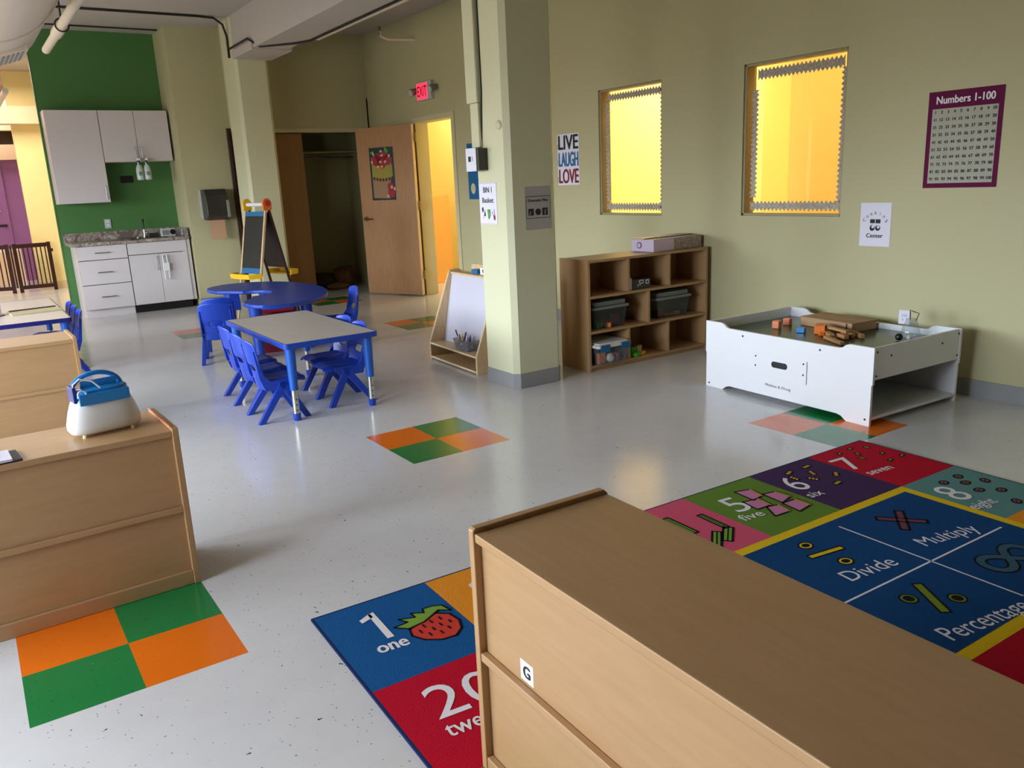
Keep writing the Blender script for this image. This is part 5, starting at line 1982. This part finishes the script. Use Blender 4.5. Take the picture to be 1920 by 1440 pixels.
top = ['blue', 'orange', 'teal', 'pink', 'green', 'purple', 'red']
for i, m_ in enumerate(top):
    cell(i * cw + (B_ if i == 0 else 0), V1, (i + 1) * cw - (B_ if i == 6 else 0), -B_, m_)
cell(B_, -0.96, cw, V1, 'red')
cell(B_, V2, cw, -0.96, 'green')
cell(6 * cw, -0.96, RU - B_, V1, 'teal')
cell(6 * cw, V2, RU - B_, -0.96, 'orange')
for i, m_ in enumerate(['orange', 'purple', 'green', 'red', 'red', 'purple', 'blue']):
    cell(i * cw + (B_ if i == 0 else 0), -RV + B_, (i + 1) * cw - (B_ if i == 6 else 0), V2, m_)
rg.rect(cw, V2, 6 * cw, V1, RM['yellow'], 2)
rg.rect(cw + .045, V2 + .045, 6 * cw - .045, V1 - .045, RM['navy'], 3)


def loc2(x, y):
    """world point -> rug coordinates"""
    dx_, dy_ = x - 0.774, y - 2.472
    c, s_ = math.cos(rz_), math.sin(rz_)
    return (dx_ * c + dy_ * s_, -dx_ * s_ + dy_ * c)


def outl(pts, m, L=4, w=0.009):
    rg.poly(pts, RM[m], L)
    rg.line(pts, w, RM['black'], L + 1, closed=True)


def seg_o(a_, b_, w, m, L=4, o_=0.007):
    dx_, dy_ = b_[0] - a_[0], b_[1] - a_[1]
    l = math.hypot(dx_, dy_)
    nx, ny = -dy_ / l * w / 2, dx_ / l * w / 2
    outl([(a_[0] + nx, a_[1] + ny), (a_[0] - nx, a_[1] - ny), (b_[0] - nx, b_[1] - ny), (b_[0] + nx, b_[1] + ny)], m, L, o_)


def ring(c, rx, ry, m, w=0.008):
    n = 18
    rg.ell(c[0], c[1], rx + w, ry + w, RM['black'], 4)
    rg.ell(c[0], c[1], rx, ry, RM[m], 5)
    rg.ell(c[0], c[1], rx - w, ry - w, RM['black'], 6)


def num(txt, x, y, h, w, word, wx, wy, wh, ww, rot=R(-4)):
    u, v = loc2(x, y)
    rg.text(txt, u, v, h, RM['white'], 4, w=w, rot=rot, bold=0.0)
    u, v = loc2(wx, wy)
    rg.text(word, u, v, wh, RM['white'], 4, w=ww, rot=rot, bold=0.001)


u, v = loc2(0.872, 2.130)
rg.text('one', u, v, 0.060, RM['white'], 4, w=0.10, rot=R(-4), bold=0.0022)
p1 = [loc2(0.905, 2.345), loc2(0.950, 2.375), loc2(0.940, 2.195)]
rg.poly([(p1[1][0] - .012, p1[1][1]), (p1[1][0] + .010, p1[1][1] + .002), (p1[2][0] + .012, p1[2][1]), (p1[2][0] - .012, p1[2][1])], RM['white'], 4)
rg.poly([(p1[1][0] - .004, p1[1][1] + .001), (p1[0][0] - .006, p1[0][1] + .008), (p1[0][0] - .004, p1[0][1] - .014), (p1[1][0] - .002, p1[1][1] - .028)], RM['white'], 4)
num('20', 0.862, 1.735, 0.150, 0.215, 'twenty', 0.850, 1.655, 0.060, 0.20)
num('2', 1.300, 2.20, 0.150, 0.10, 'two', 1.30, 2.12, 0.06, 0.10)
num('3', 1.727, 2.19, 0.150, 0.10, 'three', 1.72, 2.11, 0.06, 0.13)
num('4', 2.140, 2.17, 0.150, 0.11, 'four', 2.14, 2.10, 0.06, 0.11)
num('5', 2.552, 2.155, 0.150, 0.090, 'five', 2.500, 2.082, 0.055, 0.12)
num('6', 2.945, 2.145, 0.155, 0.085, 'six', 2.915, 2.062, 0.055, 0.085)
num('7', 3.345, 2.150, 0.150, 0.110, 'seven', 3.350, 2.058, 0.052, 0.16)
num('8', 3.355, 1.640, 0.155, 0.095, 'eight', 3.310, 1.556, 0.055, 0.15)
num('19', 0.87, 1.25, 0.14, 0.2, 'nineteen', 0.82, 1.17, 0.05, 0.28)
num('9', 3.365, 1.19, 0.150, 0.09, 'nine', 3.31, 1.10, 0.055, 0.13)
for i in range(7):
    u = i * cw + 0.10
    rg.text(str(16 - i), u, V2 - 0.30, 0.14, RM['white'], 4, w=0.2, bold=0.003)
# strawberry (lying on its side, leaves to the left)
c0 = Vector(loc2(1.085, 2.165))
ax = Vector((0.33, -0.944))
ay = Vector((0.944, 0.33))


def sb(pts):
    return [tuple(c0 + ax * p[0] + ay * p[1]) for p in pts]


outl(sb([(-0.055, 0.062), (-0.055, -0.062), (-0.02, -0.085), (0.03, -0.078), (0.075, -0.045), (0.095, 0.0), (0.08, 0.042), (0.04, 0.075), (-0.015, 0.086)]), 'berry', 4, 0.008)
outl(sb([(-0.062, 0.080), (-0.025, 0.105), (-0.075, 0.112), (-0.098, 0.088), (-0.112, 0.055), (-0.090, 0.040), (-0.125, 0.012), (-0.094, 0.002), (-0.130, -0.04), (-0.092, -0.035), (-0.105, -0.085), (-0.060, -0.062), (-0.048, 0.0)]), 'leaf', 6, 0.007)
for (p, q) in ((-0.02, 0.045), (0.02, 0.05), (-0.03, 0.012), (0.008, 0.018), (0.045, 0.02), (-0.03, -0.022), (0.008, -0.015), (0.045, -0.015), (-0.015, -0.052), (0.022, -0.045)):
    rg.line(sb([(p - 0.009, q + 0.003), (p + 0.009, q - 0.003)]), 0.006, RM['black'], 8)
# seed shape in the 20 cell
u, v = loc2(0.925, 1.600)
outl([(u - .012, v - .02), (u, v - .035), (u + .016, v - .018), (u + .004, v + .018)], 'slate', 5, 0.007)
# pencils in the 4 cell
for (x0, y0, x1, y1, w_) in ((2.405, 2.245, 2.395, 2.085, 0.026), (2.402, 2.085, 2.302, 2.000, 0.038), (2.335, 2.085, 2.235, 1.995, 0.036), (2.268, 2.31, 2.262, 2.13, 0.03)):
    a_, b_ = loc2(x0, y0), loc2(x1, y1)
    seg_o(a_, b_, w_, 'leaf', 4, 0.009)
    rg.line([a_, b_], 0.005, RM['black'], 6)
# pink blocks in the 5 cell
for q in (((2.712, 2.322), (2.790, 2.300), (2.768, 2.215), (2.700, 2.205)),
          ((2.785, 2.225), (2.850, 2.212), (2.856, 2.130), (2.772, 2.108)),
          ((2.650, 2.222), (2.728, 2.205), (2.716, 2.125), (2.634, 2.128)),
          ((2.768, 2.105), (2.846, 2.100), (2.846, 2.018), (2.752, 2.004)),
          ((2.684, 2.122), (2.742, 2.106), (2.724, 2.030), (2.634, 2.036))):
    p_ = [loc2(*c_) for c_ in q]
    outl(p_, 'lilac', 4, 0.009)
    rg.line([p_[1], p_[2]], 0.007, RM['gold'], 6)
    rg.line([(p_[1][0] + .007, p_[1][1]), (p_[2][0] + .007, p_[2][1])], 0.004, RM['black'], 6.5)
# insects in the 6 cell
for (x, y, r_) in ((3.09, 2.32, .4), (3.17, 2.25, 1.2), (3.22, 2.32, .1), (3.11, 2.20, 2.0), (3.24, 2.17, .8), (3.15, 2.10, 0.2), (3.05, 2.26, 1.6)):
    u, v = loc2(x, y)
    rg.ell(u, v, 0.032, 0.018, RM['black'], 4, rot=r_)
    for k in range(3):
        c, s_ = math.cos(r_), math.sin(r_)
        rg.ell(u + (k - 1) * 0.016 * c, v + (k - 1) * 0.016 * s_, 0.006, 0.010, RM['gold'], 5, rot=r_ + .4)
# beans in the 7 cell
for (x, y, r_) in ((3.50, 2.33, .3), (3.56, 2.27, 1.2), (3.60, 2.34, .1), (3.52, 2.22, 2.0), (3.66, 2.20, .8), (3.60, 2.12, 0.2), (3.68, 2.30, 1.6), (3.70, 2.12, 0.5)):
    u, v = loc2(x, y)
    rg.ell(u, v, 0.024, 0.013, RM['black'], 4, rot=r_)
    rg.ell(u, v, 0.015, 0.006, RM['leaf'], 5, rot=r_)
# shells in the 8 cell
for (x, y, r_) in ((3.50, 1.80, .3), (3.57, 1.74, .2), (3.53, 1.66, .1), (3.62, 1.80, .4), (3.66, 1.70, .8), (3.60, 1.60, 0.2), (3.52, 1.50, .6), (3.64, 1.50, 0.5)):
    u, v = loc2(x, y)
    rg.ell(u, v, 0.030, 0.022, RM['black'], 4, rot=r_)
    rg.ell(u, v, 0.022, 0.015, RM['brown'], 5, rot=r_)
    rg.line([(u - .012, v - .008), (u + .012, v + .008)], 0.004, RM['black'], 6)
    rg.line([(u, v - .012), (u + .004, v + .012)], 0.004, RM['leaf'], 6)
# centre field: dividing lines and operators
ccx, ccy = loc2(2.732, 1.425)
rg.line([(cw + 0.10, ccy), (6 * cw - 0.10, ccy)], 0.008, RM['white'], 4)
rg.line([(ccx, V1 - 0.10), (ccx, V2 + 0.10)], 0.008, RM['white'], 4)
rg.line([(ccx - 0.98, V1 - 0.10), (ccx - 0.98, V2 + 0.10)], 0.008, RM['white'], 4)
# divide
seg_o(loc2(2.425, 1.715), loc2(2.590, 1.690), 0.026, 'yellow')
ring(loc2(2.497, 1.785), 0.026, 0.022, 'yellow')
ring(loc2(2.500, 1.615), 0.026, 0.022, 'yellow')
u, v = loc2(2.385, 1.510)
rg.text('Divide', u, v, 0.068, RM['white'], 4, w=0.245, rot=R(-5), bold=0.0)
# multiply
cxx = Vector(loc2(2.985, 1.690))
for a_ in (R(40), R(-48)):
    d_ = Vector((math.cos(a_), math.sin(a_))) * 0.095
    seg_o(tuple(cxx - d_), tuple(cxx + d_), 0.034, 'brown', 4, 0.010)
rg.ell(cxx.x, cxx.y, 0.016, 0.016, RM['brown'], 7)
u, v = loc2(2.835, 1.500)
rg.text('Multiply', u, v, 0.066, RM['white'], 4, w=0.295, rot=R(-9), bold=0.0)
# percentage
seg_o(loc2(2.535, 1.365), loc2(2.430, 1.205), 0.034, 'olive')
ring(loc2(2.420, 1.325), 0.026, 0.026, 'olive', 0.007)
ring(loc2(2.545, 1.230), 0.026, 0.026, 'olive', 0.007)
u, v = loc2(2.290, 1.105)
rg.text('Percentage', u, v, 0.070, RM['white'], 4, w=0.385, rot=R(-7), bold=0.0)
# infinity
u0, v0 = loc2(2.965, 1.270)
lem = []
for i in range(41):
    t = 2 * PI * i / 40
    dn = 1 + math.sin(t) ** 2
    lem.append((u0 + 0.125 * math.cos(t) / dn, v0 + 0.125 * 1.2 * math.sin(t) * math.cos(t) / dn))
for wd, mm_, LL in ((0.044, 'black', 4), (0.028, 'slate', 6)):
    for i in range(40):
        q = []
        for k in (i, i + 1):
            a_, b_ = lem[(k - 1) % 40], lem[(k + 1) % 40]
            l_ = math.hypot(b_[0] - a_[0], b_[1] - a_[1])
            nx, ny_ = -(b_[1] - a_[1]) / l_ * wd / 2, (b_[0] - a_[0]) / l_ * wd / 2
            q.append(((lem[k % 40][0] + nx, lem[k % 40][1] + ny_), (lem[k % 40][0] - nx, lem[k % 40][1] - ny_)))
        rg.poly([q[0][0], q[0][1], q[1][1], q[1][0]], RM[mm_], LL + (i >= 20) * 0.5)
u, v = loc2(2.85, 1.09)
rg.text('Infinity', u, v, 0.066, RM['white'], 4, w=0.26, rot=R(-7), bold=0.002)
# left block of the centre field (behind the foreground shelf)
u, v = loc2(1.95, 1.68)
rg.line([(u - .08, v), (u + .08, v)], 0.03, RM['orange'], 4)
rg.line([(u, v - .08), (u, v + .08)], 0.03, RM['orange'], 4)
rg_o = rg.build('number_rug', angle=60, loc=(0.774, 2.472, 0.0085), rz=rz_)
tag(rg_o, 'large multicoloured number rug with maths symbols on the floor behind the foreground shelf', 'rug')
